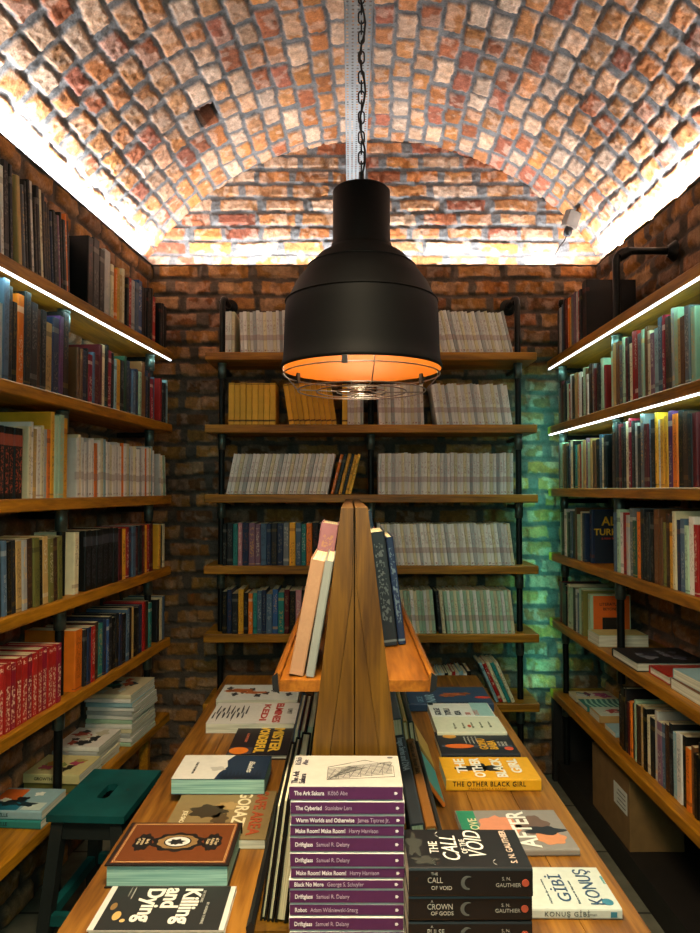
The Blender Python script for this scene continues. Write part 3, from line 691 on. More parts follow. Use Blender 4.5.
def letters(cv, s, size, x, y, t, hexc, bold=.0, name='title_lettering', rz=0, align='LEFT', spacing=1, shear=0, sx=1.0, dz=.0009, fit=None):
    me = text_mesh(s, size, bold, shear, align, spacing=spacing)
    if fit: sx = fit / max(1e-4, max(v.co.x for v in me.vertices) - min(0, min(v.co.x for v in me.vertices)))
    o = link(name, me, colour_mat(hexc), cv, (x, y, t + dz), (0, 0, rz)); o.scale = (sx, 1, 1); return o
def spine_letters(cv, s, size, y, z, w, hexc, bold=0, align='LEFT', spacing=1, name='spine_lettering', sx=1.0):
    me = text_mesh(s, size, bold, 0, align, spacing=spacing, ext=.00015)
    o = link(name, me, colour_mat(hexc), cv)
    o.matrix_basis = Matrix(((0, 0, -1, -w / 2 - .0008), (-sx, 0, 0, y), (0, 1, 0, z), (0, 0, 0, 1))); return o
TZ = -.82; TT = CAMZ + TZ
RR, RL = math.pi / 2, -math.pi / 2
def from_px(zr, fl, fr, nl, nr):
    """centre, depth(Y) and breadth(X) of a lying book from the four corners of its top at level zr"""
    P = [at_z(*q, zr) for q in (fl, fr, nl, nr)]
    yf = (P[0][1] + P[1][1]) / 2; yn = (P[2][1] + P[3][1]) / 2; xl = (P[0][0] + P[2][0]) / 2; xr = (P[1][0] + P[3][0]) / 2
    return (xl + xr) / 2, (yf + yn) / 2, (yf - yn) * .975, xr - xl
G_ = 'books lying on the table'
def tb(kind, label, fl, fr, nl, nr, t, rot, cover, base=0.0, tilt=0, **kw):
    cx, cy, dy, dx = from_px(TZ + base + t, fl, fr, nl, nr)
    root, cv = flat_book(kind, label, (cx, cy, TT + base + .0004), rot + tilt, dy, dx, t, cover, group=G_, **kw)
    return root, cv, dy, dx
PG = M['pagesflat']
# killing and dying
r_, cv, w, h = tb('hardcover_book', 'black comic lettered Killing and Dying with a white border, front left of the table', (113, 886), (235, 884), (86, 931), (226, 931), .013, RL, colour_mat('#d5d2c8'), hard=True)
t = .013
panel(cv, -w / 2 + .004, w / 2, -h / 2 + .012, h / 2 - .01, t, '#252624')
for s, y in (('Killing', .042), ('and', .005), ('Dying', -.032)): letters(cv, s, .047, -w / 2 + .012, y, t, '#e8e4d6', .03)
letters(cv, 'SIX STORIES', .0075, -w / 2 + .02, .066, t, '#b9b6a8', name='small_lettering'); letters(cv, 'BY ADRIAN TOMINE', .0075, -w / 2 + .06, .08, t, '#b9b6a8', name='small_lettering')
for k, (x, y, a, b, c) in enumerate(((.03, -.085, .014, .008, '#c9a560'), (.0, -.1, .012, .006, '#8a6a3a'), (-.045, -.075, .022, .0012, '#9a9a90'), (-.05, -.083, .018, .0012, '#77776e'), (.045, -.07, .005, .005, '#d6b070'))):
    blob(cv, ell(x, y, a, b), t, c)
# ornate hardcover
t = .047
r_, cv, w, h = tb('hardcover_book', 'thick brown ornate hardcover with a white medallion and pages tinted as if teal-lit', (131, 822), (238, 821), (106, 866), (234, 866), t, RL, colour_mat('#20160f'), hard=True, base=0, pages=M['pages_teal_light'])
panel(cv, -w / 2 + .008, w / 2 - .008, -h / 2 + .008, h / 2 - .008, t, '#6b360f', 'leather_field')
for a in (.011, .0135):
    for x0, x1, y0, y1 in ((-w / 2 + a, w / 2 - a, -h / 2 + a, -h / 2 + a + .0012), (-w / 2 + a, w / 2 - a, h / 2 - a - .0012, h / 2 - a), (-w / 2 + a, -w / 2 + a + .0012, -h / 2 + a, h / 2 - a), (w / 2 - a - .0012, w / 2 - a, -h / 2 + a, h / 2 - a)):
        panel(cv, x0, x1, y0, y1, t, '#c99a62', 'gilt_line', .0006)
blob(cv, ell(0, 0, .040, .056, 60, .08, 1, 1.05), t, '#17110d', 'medallion_ground', .0007)
blob(cv, ell(0, 0, .030, .044, 40, .05, 1, 1.57), t, '#8a6a3e', 'medallion_ring', .0010)
blob(cv, ell(0, 0, .023, .030), t, '#17110d', 'medallion_rim', .0013); blob(cv, ell(0, 0, .020, .027), t, '#d8d6cc', 'medallion', .0016)
blob(cv, ell(.002, -.002, .011, .016, 24, .25, 2, 1.7), t, '#22211f', 'bird_drawing', .002)
for y in (.076, -.076):
    blob(cv, ell(0, y, .036, .020, 40, .10, 3, 1.3), t, '#17110d', 'cartouche', .0007)
    for k in (-1, 0, 1): letters(cv, ['Ashura', 'Kitab', 'el-Tayr'][k] if y > 0 else ['poems', 'of the', 'birds'][k], .0105, 0, y - k * .0095, t, '#cbb48a', .01, align='CENTER', name='gilt_lettering', dz=.0016)
# GORAZDE and the blue and white book on it
t1 = .022
r_, cv, w, h = tb('paperback_book', 'sepia comic lettered Gorazde under the white and navy book', (184, 790), (278, 790), (158, 840), (264, 841), t1, RL, colour_mat('#8a7348'))
blob(cv, ell(-.01, -.035, .035, .045, 30, .18, 4, 1.4), t1, '#3a2c18'); blob(cv, ell(.03, .0, .03, .02, 24, .2, 2, 1.9), t1, '#4e3b20'); blob(cv, ell(-.04, .01, .02, .03, 24, .2, 5, 1.9), t1, '#a98a55')
letters(cv, 'GORAZDE', .046, -w / 2 + .012, .045, t1, '#e6d6ae', .02, fit=w - .022); letters(cv, 'SAFE AREA', .04, -w / 2 + .012, .088, t1, '#a8481f', .03, fit=w - .03); letters(cv, 'JOE SACCO', .016, -.01, -.09, t1, '#e6d6ae', .02)
t = .040
r_, cv, w, h = tb('paperback_book', 'thick book with a half white, half navy forest cover and pages tinted as if teal-lit', (187, 755), (272, 755), (170, 779), (264, 780), t, RL, colour_mat('#1f3044'), base=t1 + .001, pages=M['pages_teal_light'])
blob(cv, [(-w / 2 + .001, -h / 2), (w / 2, -h / 2), (w / 2, -.01), (w / 4, -.004), (0, .012), (-w / 4, .004), (-w / 2 + .001, .02)], t, '#dcd8cc', 'snow_print')
for k in range(11):
    y = .0 + k * .010; hh_ = .04 + .02 * ((k * 7) % 5) / 5
    blob(cv, [(w / 2 - .004, y), (w / 2 - .004, y + .014), (w / 2 - .004 - hh_, y + .007)], t, '#142232', 'fir_tree_print', .0007)
blob(cv, ell(.015, -.012, .013, .02, 20, .2, 3, 1.3), t, '#b9b6ac', 'animal_drawing', .0009)
letters(cv, 'Blankets', .022, -.035, .075, t, '#d6d4c6', .01, shear=.3); letters(cv, 'CRAIG THOMPSON', .009, -.03, -.075, t, '#3a3a38', .01, name='author_lettering')
# mister wonderful
t = .016
r_, cv, w, h = tb('hardcover_book', 'dark landscape comic lettered Mister Wonderful with an orange band', (238, 725), (294, 725), (228, 755), (288, 755), t, RL, colour_mat('#20191c'), hard=True)
letters(cv, 'MISTER', .046, -w / 2 + .03, .046, t, '#e0b43a', .04, fit=w - .05); letters(cv, 'WONDERFUL', .042, -w / 2 + .006, .0, t, '#e0b43a', .04, fit=w - .015)
panel(cv, w / 2 - .06, w / 2 - .004, -h / 2 + .004, -.02, t, '#3d3a44'); blob(cv, ell(w / 2 - .03, -.06, .028, .03), t, '#e07a1e', 'orange_print', .0008); letters(cv, 'A LOVE STORY', .012, -.05, -.05, t, '#c46a4a', .01, name='subtitle_lettering')
# white with red letters
t = .032
r_, cv, w, h = tb('paperback_book', 'white book with red capitals and a black tiger-stripe drawing', (218, 703), (300, 702), (206, 724), (297, 724), t, RL, colour_mat('#d3d0c6'))
for k in range(14):
    y = -h / 2 + .01 + .0085 * k; blob(cv, ell((-.03 if k % 2 else .03), y, .030 + .01 * (k % 3), .0032, 14, .3, k, 1.1), t, '#242424', 'stripe_print')
letters(cv, 'KEDI', .032, -w / 2 + .02, .034, t, '#b8382a', .03, fit=w - .05); letters(cv, 'ELMINES', .036, -w / 2 + .01, .08, t, '#b8382a', .03, fit=w - .02); letters(cv, 'UMIT', .026, -.045, .12, t, '#77746c', .0); 
t = .028
r_, cv, w, h = tb('paperback_book', 'black and white illustrated book with an orange fox, far left of the table', (224, 685), (300, 684), (217, 700), (299, 700), t, RL, colour_mat('#cfd2ca'))
for k in range(9): blob(cv, ell(((k * 5) % 7 - 3) * .016, -h / 2 + .03 + k * .03, .02, .012, 16, .3, k, 1.7), t, '#2a2a2a', 'ink_print')
for x, y, a, b in ((-.02, -.08, .02, .05), (.01, -.02, .014, .05), (-.01, -.12, .012, .02)): blob(cv, ell(x, y, a, b, 24, .2, 2, 1.4), t, '#b5622a', 'fox_drawing', .0009)
# ---- right half of the table
t = .033
r_, cv, w, h = tb('paperback_book', 'thick yellow paperback lettered The Other Black Girl with a silhouette on its cover', (440, 757), (527, 757), (445, 780), (541, 779), t, RR, colour_mat('#e3a51c'))
for s, y in (('THE', .075), ('OTHER', .03), ('BLACK', -.03), ('GIRL', -.078)): letters(cv, s, .040, -w / 2 + .010 + (.03 if s in ('THE', 'GIRL') else 0), y, t, '#ece8da', .03, fit=(w - .055) if s in ('THE', 'GIRL') else w - .02)
blob(cv, ell(-.005, .055, .016, .042, 30, .05, 1, 2.2), t, '#17140f', 'silhouette_print', .0006); blob(cv, ell(.004, .02, .03, .016, 30, .06, 2, 1.4), t, '#17140f', 'silhouette_print', .0006); blob(cv, ell(-.004, -.012, .02, .028, 30, .05, 2, 2.4), t, '#17140f', 'silhouette_print', .0006)
spine_letters(cv, 'THE OTHER BLACK GIRL', .0185, h / 2 - .018, t * .58, w, '#1a1510', .015, spacing=1.15, sx=.86); spine_letters(cv, 'ZAKIYA DALILA HARRIS', .009, h / 2 - .06, t * .2, w, '#8a4a12', 0, spacing=1.1)
t = .02
r_, cv, w, h = tb('paperback_book', 'black paperback with orange capitals and a glowing orange capsule, behind the yellow book', (436, 733), (509, 731), (440, 755), (517, 754), t, RR, colour_mat('#1c1c22'))
for s, y in (('GOMU', -.02), ('BABA', -.05)): letters(cv, s, .036, -.06, y, t, '#e0a428', .03, sx=.85)
blob(cv, ell(-.03, .055, .018, .045), t, '#de6a1c', 'capsule_print'); blob(cv, ell(.055, .075, .016, .022), t, '#c48a2a', 'badge_print'); blob(cv, ell(-.05, -.095, .014, .014), t, '#d5502c', 'badge_print'); panel(cv, -.04, -.02, -h / 2 + .01, h / 2 - .01, t, '#3c4450')
for k in range(4): letters(cv, 'a novel of the city', .0085, -.01, .03 - k * .012, t, '#b8b6aa', 0, name='small_lettering')
for k in range(3): letters(cv, 'PARTISI', .011, -.03, -.072 - k * .011, t, '#b8b6aa', 0, name='small_lettering')
t = .03
r_, cv, w, h = tb('paperback_book', 'pale cream book with a small red feather print, between two black covers', (432, 717), (497, 716), (438, 734), (506, 731), t, RR, colour_mat('#d6d8bc'))
for k in range(5): letters(cv, 'bilge karasu', .012, -.05 + .004 * k, .05 - .03 * k, t, '#7a7d68', 0, name='small_lettering')
blob(cv, ell(-.02, .0, .012, .006), t, '#c0502a', 'feather_print')
spine_letters(cv, 'kitap', .012, h / 2 - .02, t * .5, w, '#5b3a2c')
t = .03
r_, cv, w, h = tb('paperback_book', 'white paperback with black title columns and a pale blue panel', (427, 703), (488, 702), (432, 717), (494, 716), t, RR, colour_mat('#d8dbd0'))
for k, s in enumerate(('GOLGE', 'TOPLU', 'KISA')): letters(cv, s, .03, -w / 2 + .01, .085 - .035 * k, t, '#2c3a4a', .02, sx=.8)
for k, s in enumerate(('SIIR', 'OYKU')): letters(cv, s, .026, -w / 2 + .01, -.02 - .03 * k, t, '#c87a70', 0, sx=.8)
panel(cv, -w / 2 + .004, w / 2 - .004, -h / 2 + .004, -h / 2 + .07, t, '#9cc4bc'); panel(cv, w / 2 - .03, w / 2 - .004, h / 2 - .02, h / 2 - .002, t, '#20262c')
t = .03
r_, cv, w, h = tb('paperback_book', 'dark blue illustrated book with an orange figure, far right of the table', (404, 688), (482, 686), (410, 704), (494, 704), t, RR, colour_mat('#28405c'))
for x, y, a, b in ((.01, -.03, .018, .05), (-.01, .0, .014, .03), (.02, -.07, .012, .02)): blob(cv, ell(x, y, a, b, 26, .25, 3, 1.5), t, '#a9582c', 'figure_drawing')
blob(cv, ell(-.03, -.13, .014, .03), t, '#d23c22', 'red_badge'); letters(cv, 'NAR', .05, -w / 2 + .012, .07, t, '#8fb0bc', .02); letters(cv, 'GECE', .03, -w / 2 + .012, .11, t, '#6f93a8', .02)
# after
t = .016
r_, cv, w, h = tb('paperback_book', 'glossy paperback lettered After over a pink embracing couple', (458, 811), (556, 809), (466, 852), (576, 849), t, RR, colour_mat('#8c857c'), tilt=.02)
panel(cv, -w / 2 + .002, w / 2 - .002, h / 2 - .045, h / 2 - .002, t, '#2f8a64'); blob(cv, ell(.01, .03, .055, .05, 30, .1, 2, 1.4), t, '#d58a66', 'portrait_print'); blob(cv, ell(.02, -.05, .045, .04, 30, .14, 3, 1.3), t, '#6d5548', 'portrait_print'); blob(cv, ell(-.045, -.075, .03, .035, 30, .1, 3, 1.3), t, '#d28a5c', 'portrait_print')
blob(cv, ell(-.01, -.07, .02, .045, 24, .2, 5, 1.2), t, '#26262a', 'portrait_print', .0007)
letters(cv, 'AFTER', .064, -w / 2 + .008, -.022, t, '#ece9dc', .02, fit=w - .016, dz=.0012); letters(cv, 'LOVE', .03, -.02, .09, t, '#e6dcb0', .01, dz=.0012)
# konus gibi
t = .021
r_, cv, w, h = tb('paperback_book', 'pale grey paperback with thin blue Turkish title, front right of the table', (521, 868), (597, 866), (519, 910), (620, 909), t, RR, colour_mat('#c9cec2'), tilt=-.01)
letters(cv, 'KONUŞ', .040, -w / 2 + .010, -.050, t, '#34506e', 0, fit=w - .02, dz=.0012); letters(cv, 'GİBİ', .036, -w / 2 + .02, .008, t, '#34506e', 0, fit=w - .05, dz=.0012)
blob(cv, ell(-w / 2 + .022, -h / 2 + .02, .011, .011), t, '#3a7c90', 'round_badge'); letters(cv, 'Kitapta yazar bir hikaye anlatir', .0065, -w / 2 + .015, -.014, t, '#6a7a80', 0, name='small_lettering'); letters(cv, 'roman', .011, .01, -.085, t, '#4aa0a8', 0, name='small_lettering')
letters(cv, 'Nasil yazdim diye soran herkese', .0065, -w / 2 + .015, .04, t, '#6a7a80', 0, name='small_lettering')
spine_letters(cv, 'KONUŞ GİBİ', .0125, h / 2 - .03, t * .5, w, '#5a5f5a', .01, spacing=1.2); spine_letters(cv, 'roman', .008, -.02, t * .5, w, '#6a6f6a')
mb = MB(); mb.box(-w / 2 - .0008, -w / 2, -h / 2 + .01, -h / 2 + .022, .005, .015); mb.build('publisher_mark', colour_mat('#3a7c90'), cv)
# purple stack
titles = [('The Ark Sakura', 'Kōbō Abe'), ('The Cyberiad', 'Stanisław Lem'), ('Warm Worlds and Otherwise', 'James Tiptree Jr.'), ('Make Room! Make Room!', 'Harry Harrison'), ('Driftglass', 'Samuel R. Delany'), ('Driftglass', 'Samuel R. Delany'), ('Make Room! Make Room!', 'Harry Harrison'), ('Black No More', 'George S. Schuyler'), ('Driftglass', 'Samuel R. Delany'), ('Robot', 'Adam Wiśniewski-Snerg'), ('Driftglass', 'Samuel R. Delany')]
edges = [786, 801, 815, 825.5, 837.5, 853, 868, 879.5, 890, 904.5, 917, 931]
Ys = 1.235; PW, PH = .138, .198
zs = [at_y(350, v, Ys)[1] for v in edges]
place_words = ['topmost', 'second from the top', 'third from the top', 'fourth from the top', 'fifth from the top', 'sixth from the top', 'seventh from the top', 'eighth from the top', 'ninth from the top', 'tenth from the top', 'lowest in view']
pc = colour_mat('#562653'); stack_x = at_y(347, 800, Ys)[0]
zz = TT + .0004; base_need = CAMZ + zs[-1]
low = []
n_under = max(0, round((base_need - TT) / .024))
for k in range(n_under):
    t = (base_need - TT) / n_under - .0004
    r_, cv = flat_book('paperback_book', 'purple-spined paperback at the hidden foot of the purple stack', (stack_x, Ys + PW / 2, TT + .0002 + k * (t + .0004)), RR, PW, PH, t, colour_mat('#d4d0c4'), group='purple-spined paperbacks', spine=pc)
for k in range(10, -1, -1):
    t = zs[k] - zs[k + 1] - .0003; jx = (R.random() - .5) * .004; jy = (R.random()) * .003
    r_, cv = flat_book('paperback_book', 'purple-spined paperback, %s of the tall purple stack%s' % (place_words[k], ', white cover with a line drawing' if k == 0 else ''), (stack_x + jx, Ys + PW / 2 + jy, CAMZ + zs[k + 1] + .0001), RR + (R.random() - .5) * .012, PW, PH, t, colour_mat('#d4d0c4' if k else '#aca79c'), group='purple-spined paperbacks', spine=pc)
    a, b = titles[k]; sz = .0100
    me_w = len(a) * sz * .50
    o1 = spine_letters(cv, a, sz, PH / 2 - .009, t * .5, PW + .001, '#e6dfe2', .022, sx=.82)
    dx = max(v.co.x for v in o1.data.vertices) * .82 if len(o1.data.vertices) else .05
    spine_letters(cv, b, sz, PH / 2 - .009 - dx - .006, t * .5, PW + .001, '#bfa9bd', 0, sx=.82, name='author_lettering')
    mb = MB(); mb.poly([(-.0028, -.002), (.0005, -.0026), (.0032, 0), (.0005, .0026), (-.0028, .002)], -.0002, .0003)
    q = mb.build('publisher_mark', colour_mat('#e6dfe2'), cv); q.matrix_basis = Matrix(((0, 0, -1, -PW / 2 - .0006), (-1, 0, 0, -PH / 2 + .012), (0, 1, 0, t * .5), (0, 0, 0, 1)))
    if k == 0:
        letters(cv, 'The Ark', .0155, -PW / 2 + .008, PH / 2 - .009, t, '#2b2530', .012); letters(cv, 'Sakura', .0155, -PW / 2 + .008, PH / 2 - .022, t, '#2b2530', .012)
        letters(cv, 'Kōbō', .0155, .022, PH / 2 - .009, t, '#55505a', 0, name='author_lettering'); letters(cv, 'Abe', .0155, .022, PH / 2 - .022, t, '#55505a', 0, name='author_lettering')
        dr = MB()                                     # isometric line drawing
        def seg(x0, y0, x1, y1, wd=.0010):
            a_ = Vector((x0, y0)); b_ = Vector((x1, y1)); n_ = (b_ - a_).normalized(); n_ = Vector((-n_.y, n_.x)) * wd / 2
            dr.poly([tuple(a_ + n_), tuple(b_ + n_), tuple(b_ - n_), tuple(a_ - n_)], t, t + .0006)
        iso = lambda i, j, k_: (-.035 + .0115 * k_ + .0062 * (i + j) * .9, .034 - .0105 * i + .0062 * j - .006 * j * 0)
        for i in range(9):
            x0, y0 = -.042, .032 - i * .0132; seg(x0 + .004 * i, y0, x0 + .004 * i + .045, y0 - .012)
            seg(-.042 + .006 * i, .034, -.015 + .006 * i, -.084); seg(-.04 + .007 * i, .030 - .004 * i, -.018 + .007 * i, .005 - .011 * i)
        for i in range(6): seg(-.044 + .004 * i, .034 - .02 * i, -.015 + .004 * i, .034 - .02 * i)
        seg(-.044, .034, .012, .034); seg(.012, .034, .046, -.035); seg(.046, -.035, .018, -.087); seg(-.03, -.087, .018, -.087); seg(-.044, .034, -.03, -.087)
        dr.build('line_drawing', colour_mat('#4a4846'), cv)
        blob(cv, ell(.025, -.035, .015, .028, 20, .2, 3, 1.7), t, '#a5a29a', 'shaded_print')
        blob(cv, ell(PW / 2 - .01, -PH / 2 + .016, .0035, .0055, 20), t, '#4a4750', 'publisher_mark')
# call of the void stack
Yc = 1.15; edges = [868, 897.5, 923, 948.5]
zc = [at_y(350, v, Yc)[1] for v in edges]
while zc[-1] - .04 > TZ - .005: zc.append(zc[-1] - .0405)
zc[-1] = TZ + .0003
xa = at_y(409, 868, Yc)[0]; xb = at_y(533, 868, Yc)[0]
CW = .128; CH = xb - xa
names = [('CALL', 'VOID', 'first'), ('CROWN', 'GODS', 'second'), ('PULSE', 'STARS', 'third')]
for k in range(len(zc) - 2, -1, -1):
    t = zc[k] - zc[k + 1] - .0004
    lab = ['topmost black paperback of its stack, lettered The Call of the Void in white script', 'black paperback second in the stack under the white script cover', 'black paperback third in the stack under the white script cover'][k] if k < 3 else 'black paperback at the hidden foot of the black stack'
    r_, cv = flat_book('paperback_book', lab, ((xa + xb) / 2 + (R.random() - .5) * .003, Yc + CW / 2 + (.004 if k else 0), CAMZ + zc[k + 1] + .0002), RR + (R.random() - .5) * .015, CW, CH, t, colour_mat('#171718', .4), group='black fantasy paperbacks')
    if k < 3:
        tw = [('THE', 'CALL', 'OF VOID'), ('A', 'CROWN', 'OF GODS'), ('A', 'PULSE', 'OF STARS')][k]
        spine_letters(cv, tw[0], .006, CH / 2 - .036, t * .80, CW, '#aeaaa0', 0); spine_letters(cv, tw[1], .0125, CH / 2 - .030, t * .58, CW, '#b8b4a8', .0, sx=.85); spine_letters(cv, tw[2], .0085, CH / 2 - .036, t * .32, CW, '#b8b4a8', .0)
        spine_letters(cv, 'S. N.', .0075, -CH / 2 + .050, t * .64, CW, '#a5a196', .0, name='author_lettering'); spine_letters(cv, 'GAUTHIER', .0085, -CH / 2 + .060, t * .42, CW, '#a5a196', .0, name='author_lettering')
        mb = MB(); mb.poly(ell(0, 0, .0058, .0058, 20), -.0003, .0004); q = mb.build('publisher_mark', colour_mat('#b8533a'), cv); q.matrix_basis = Matrix(((0, 0, -1, -CW / 2 - .0006), (-1, 0, 0, -CH / 2 + .012), (0, 1, 0, t * .5), (0, 0, 0, 1)))
        mb = MB()
        arc_ = [(.011 * math.cos(a_), .011 * math.sin(a_)) for a_ in np.linspace(1.0, 5.0, 16)] + [(.004 + .009 * math.cos(a_), .009 * math.sin(a_)) for a_ in np.linspace(4.6, 1.4, 14)]
        mb.poly(arc_, -.0002, .0003); q = mb.build('moon_print', colour_mat('#5e605c'), cv); q.matrix_basis = Matrix(((0, 0, -1, -CW / 2 - .0006), (-1, 0, 0, .005), (0, 1, 0, t * .5), (0, 0, 0, 1)))
    if k == 0:
        letters(cv, 'THE', .022, -.02, .052, t, '#d8d4c8', .0); letters(cv, 'CALL', .040, -.045, .024, t, '#dcd8cc', .0, shear=.25, sx=.9); letters(cv, 'OF THE', .014, -.02, .001, t, '#d8d4c8', .0); letters(cv, 'VOID', .042, -.035, -.020, t, '#dcd8cc', .0, shear=.25, sx=.9)
        letters(cv, 'S. N. GAUTHIER', .0155, -.05, -.075, t, '#d4b9a4', .01, name='author_lettering')
        for x, y, a, b in ((.01, .085, .035, .012), (-.04, .07, .012, .02)): blob(cv, ell(x, y, a, b, 24, .3, 2, 1.3), t, '#34352f', 'smoke_print')
        for x0, y0 in ((-.046, .05), (.046, .035), (-.046, -.05)):
            blob(cv, [(x0 + .010 * math.cos(a_), y0 + .010 * math.sin(a_)) for a_ in np.linspace(.5, 2.6, 10)] + [(x0 + .006 * math.cos(a_), y0 + .004 + .006 * math.sin(a_)) for a_ in np.linspace(2.6, .5, 8)], t, '#cfcbc0', 'crescent_print')

# ------------------------------------------------------------------ table
tx0, tx1, ty0, ty1 = -.545, .56, .72, 3.13
tab = empty('display_table', (0, 1.9, 0), 0, 'long brown wooden table covered with books in the middle of the aisle', 'table')
mb = MB(); n = 9
for k in range(n): # staves side by side
    w_ = (tx1 - tx0) / n; mb.box(tx0 + k * w_ + .0004, tx0 + (k + 1) * w_ - .0004, ty0, ty1, TT - .04, TT, 0, .0012)
child(mb, 'tabletop', M['tabley'], tab)
mb = MB(); mb.box(tx0 + .05, tx1 - .05, ty0 + .05, ty0 + .075, TT - .12, TT - .041); mb.box(tx0 + .05, tx1 - .05, ty1 - .075, ty1 - .05, TT - .12, TT - .041)
mb.box(tx0 + .05, tx0 + .075, ty0 + .05, ty1 - .05, TT - .12, TT - .041); mb.box(tx1 - .075, tx1 - .05, ty0 + .05, ty1 - .05, TT - .12, TT - .041); child(mb, 'apron', M['dark'], tab)
for x in (tx0 + .05, tx1 - .11):
    for y in (ty0 + .05, ty1 - .11):
        mb = MB(); mb.box(x, x + .06, y, y + .06, 0, TT - .041, 0, .003); child(mb, 'leg', M['dark'], tab)

# ------------------------------------------------------------------ A-shaped rack on the table
YA, YE = 1.40, 2.86
zt = at_y(350, 508, YA)[1]; zsft = at_y(350, 681, YA)[1]
xc = at_y(354.5, 600, YA)[0]
rack = empty('display_rack', (xc, YA, TT), 0, 'A-shaped wooden rack with a shelf on each side standing on the table', 'display rack')
Hh = zt - TZ                     # full height
hw0, hw1 = .120, .027            # half widths at foot and top
def rchild(mb, name, mat, par=None):
    o = mb.build(name, mat, par or rack); return o
L_ = YE - YA
th_ = .030
for s in (-1, 1):
    mb = MB(); mb.prism([(s * hw0, .0005), (s * hw1, Hh), (s * .002, Hh), (s * .002, Hh - .008), (s * (hw1 - th_ * .72), Hh - .16), (s * (hw0 - th_), .0005)], 0, L_); rchild(mb, 'side_board', M['rack'])
    # end infill boards
    for y0 in (.004, L_ - .026):
        mb = MB(); mb.prism([(s * .0012, .0005), (s * (hw0 - th_ - .0006), .0005), (s * (hw1 - th_ * .72 - .0004), Hh - .162), (s * .0012, Hh - .012)], y0, y0 + .022); rchild(mb, 'end_panel', M['rack'])
hs_ = zsft - TZ
xs = lambda z: hw0 + (hw1 - hw0) * z / Hh
for s, wd in ((-1, at_y(354.5, 681, YA)[0] - at_y(279, 681, YA)[0]), (1, at_y(430, 681, YA)[0] - at_y(354.5, 681, YA)[0])):
    mb = MB(); x0 = xs(hs_) + .0005; y0 = .004
    mb.prism([(s * x0, hs_ - .022), (s * wd, hs_ - .022), (s * wd, hs_), (s * x0, hs_)], y0, L_ - .01); sh = rchild(mb, 'shelf', M['racky'])
    mb = MB(); mb.prism([(s * wd, hs_ - .024), (s * (wd + .010), hs_ - .016), (s * (wd + .012), hs_ + .008), (s * (wd + .004), hs_ + .016), (s * (wd - .002), hs_ + .012), (s * (wd - .001), hs_)], y0 - .004, L_ - .006); rchild(mb, 'lip', M['racky'], sh)
    mb = MB(); mb.prism([(s * (wd - .001), hs_ - .024), (s * (wd + .012), hs_ - .016), (s * (wd + .014), hs_ + .009), (s * (wd + .003), hs_ + .017)], y0 - .008, y0 - .004); rchild(mb, 'lip_cap', M['blackp'], sh)
    # foot trough
    ft = .183
    mb = MB(); mb.prism([(s * (hw0 + .0015), .0005), (s * ft, .0005), (s * ft, .022), (s * (hw0 - .004), .022)], -.105, L_); tr = rchild(mb, 'foot_ledge', M['rack'])
    mb = MB(); mb.prism([(s * ft, .0005), (s * (ft + .012), .006), (s * (ft + .014), .03), (s * (ft + .005), .04), (s * (ft - .001), .034)], -.108, L_); rchild(mb, 'lip', M['blackp'], tr)
# leaning books on the rack: local x = away from the rack, spine towards the camera
def lean_book(label, s, foot_off, z0, y0, t, w, h, colname, kind='hardcover_book', spine_to_camera=True, mat=None, pages_front=False, group='books leaning on the wooden rack', accent=None, extra=0, cth=None):
    """stands on level z0 (above the table), leaning against side s of the rack at distance foot_off from the board; w along the table"""
    ang = math.atan((hw0 - hw1) / Hh) + extra
    o = shelf_book(kind, label, 'book', group, (0, 0, 0), 0, t, w, h, colname, 0, mat or COV[2], accent, True, True, cth=cth)
    xf = xc + s * (xs(z0) + foot_off + t / 2 / math.cos(ang)+.001)
    if pages_front:  # fore edge to the camera: turn about z
        o.rotation_euler = (0, s * ang, math.pi); o.location = (xf, y0 + w, TT + z0 + t / 2 * math.sin(ang) + .001)
    else:
        o.rotation_euler = (0, -s * ang, 0); o.location = (xf, y0, TT + z0 + t / 2 * math.sin(ang) + .001)
    return o
z1_ = hs_ + .0005
lean_book('pale grey hardcover leaning against the left side of the wooden rack', -1, .012, z1_, 1.42, .018, .26, .235, '#90938c', extra=.05, accent='#8a8f88')
lean_book('thick beige hardcover leaning outermost on the left rack shelf', -1, .034, z1_, 1.43, .03, .25, .235, '#a07a5c', extra=.07, accent='#b08a68')
lean_book('thick pale pink hardcover on the left rack shelf behind the beige one', -1, .012, z1_, 1.80, .045, .2, .29, 'pink', extra=.03)
lean_book('black hardcover with small print on its spine, leaning on the right rack shelf', 1, .002, z1_, 1.70, .036, .22, .275, '#20272c', accent='#7f8a8a')
lean_book('slim navy hardcover outermost of the pair on the right rack shelf', 1, .041, z1_, 1.72, .018, .22, .262, 'navy', accent='#8aa0a8')
lean_book('red hardcover on the right rack shelf behind the dark pair', 1, .004, z1_, 1.99, .03, .22, .26, 'red', extra=.02)
lean_book('tall white and blue book farthest along the right rack shelf', 1, .004, z1_, 2.25, .03, .2, .31, 'slate blue', extra=.02)
z2_ = .0225
for k, (off, c, t) in enumerate(((.008, 'black', .021), (.032, 'black', .012), (.0465, 'black', .011))):
    lean_book('large black picture book in the left foot trough, %s the rack' % ('against', 'second from', 'third from')[k], -1, off, z2_, 1.315 + .004 * k, t, .33, .235 - .012 * k, c, pages_front=True, extra=.01 * k, cth=.0038, group='picture books in the foot troughs')
for k, (off, c, t, y) in enumerate(((.003, 'charcoal', .018, 1.70), (.024, 'maroon', .013, 1.70), (.040, 'slate blue', .012, 1.74))):
    lean_book('large %s picture book in the left foot trough near the red-lettered book' % c, -1, off, z2_, y, t, .3, .23 - .01 * k, c, pages_front=True, group='picture books in the foot troughs')
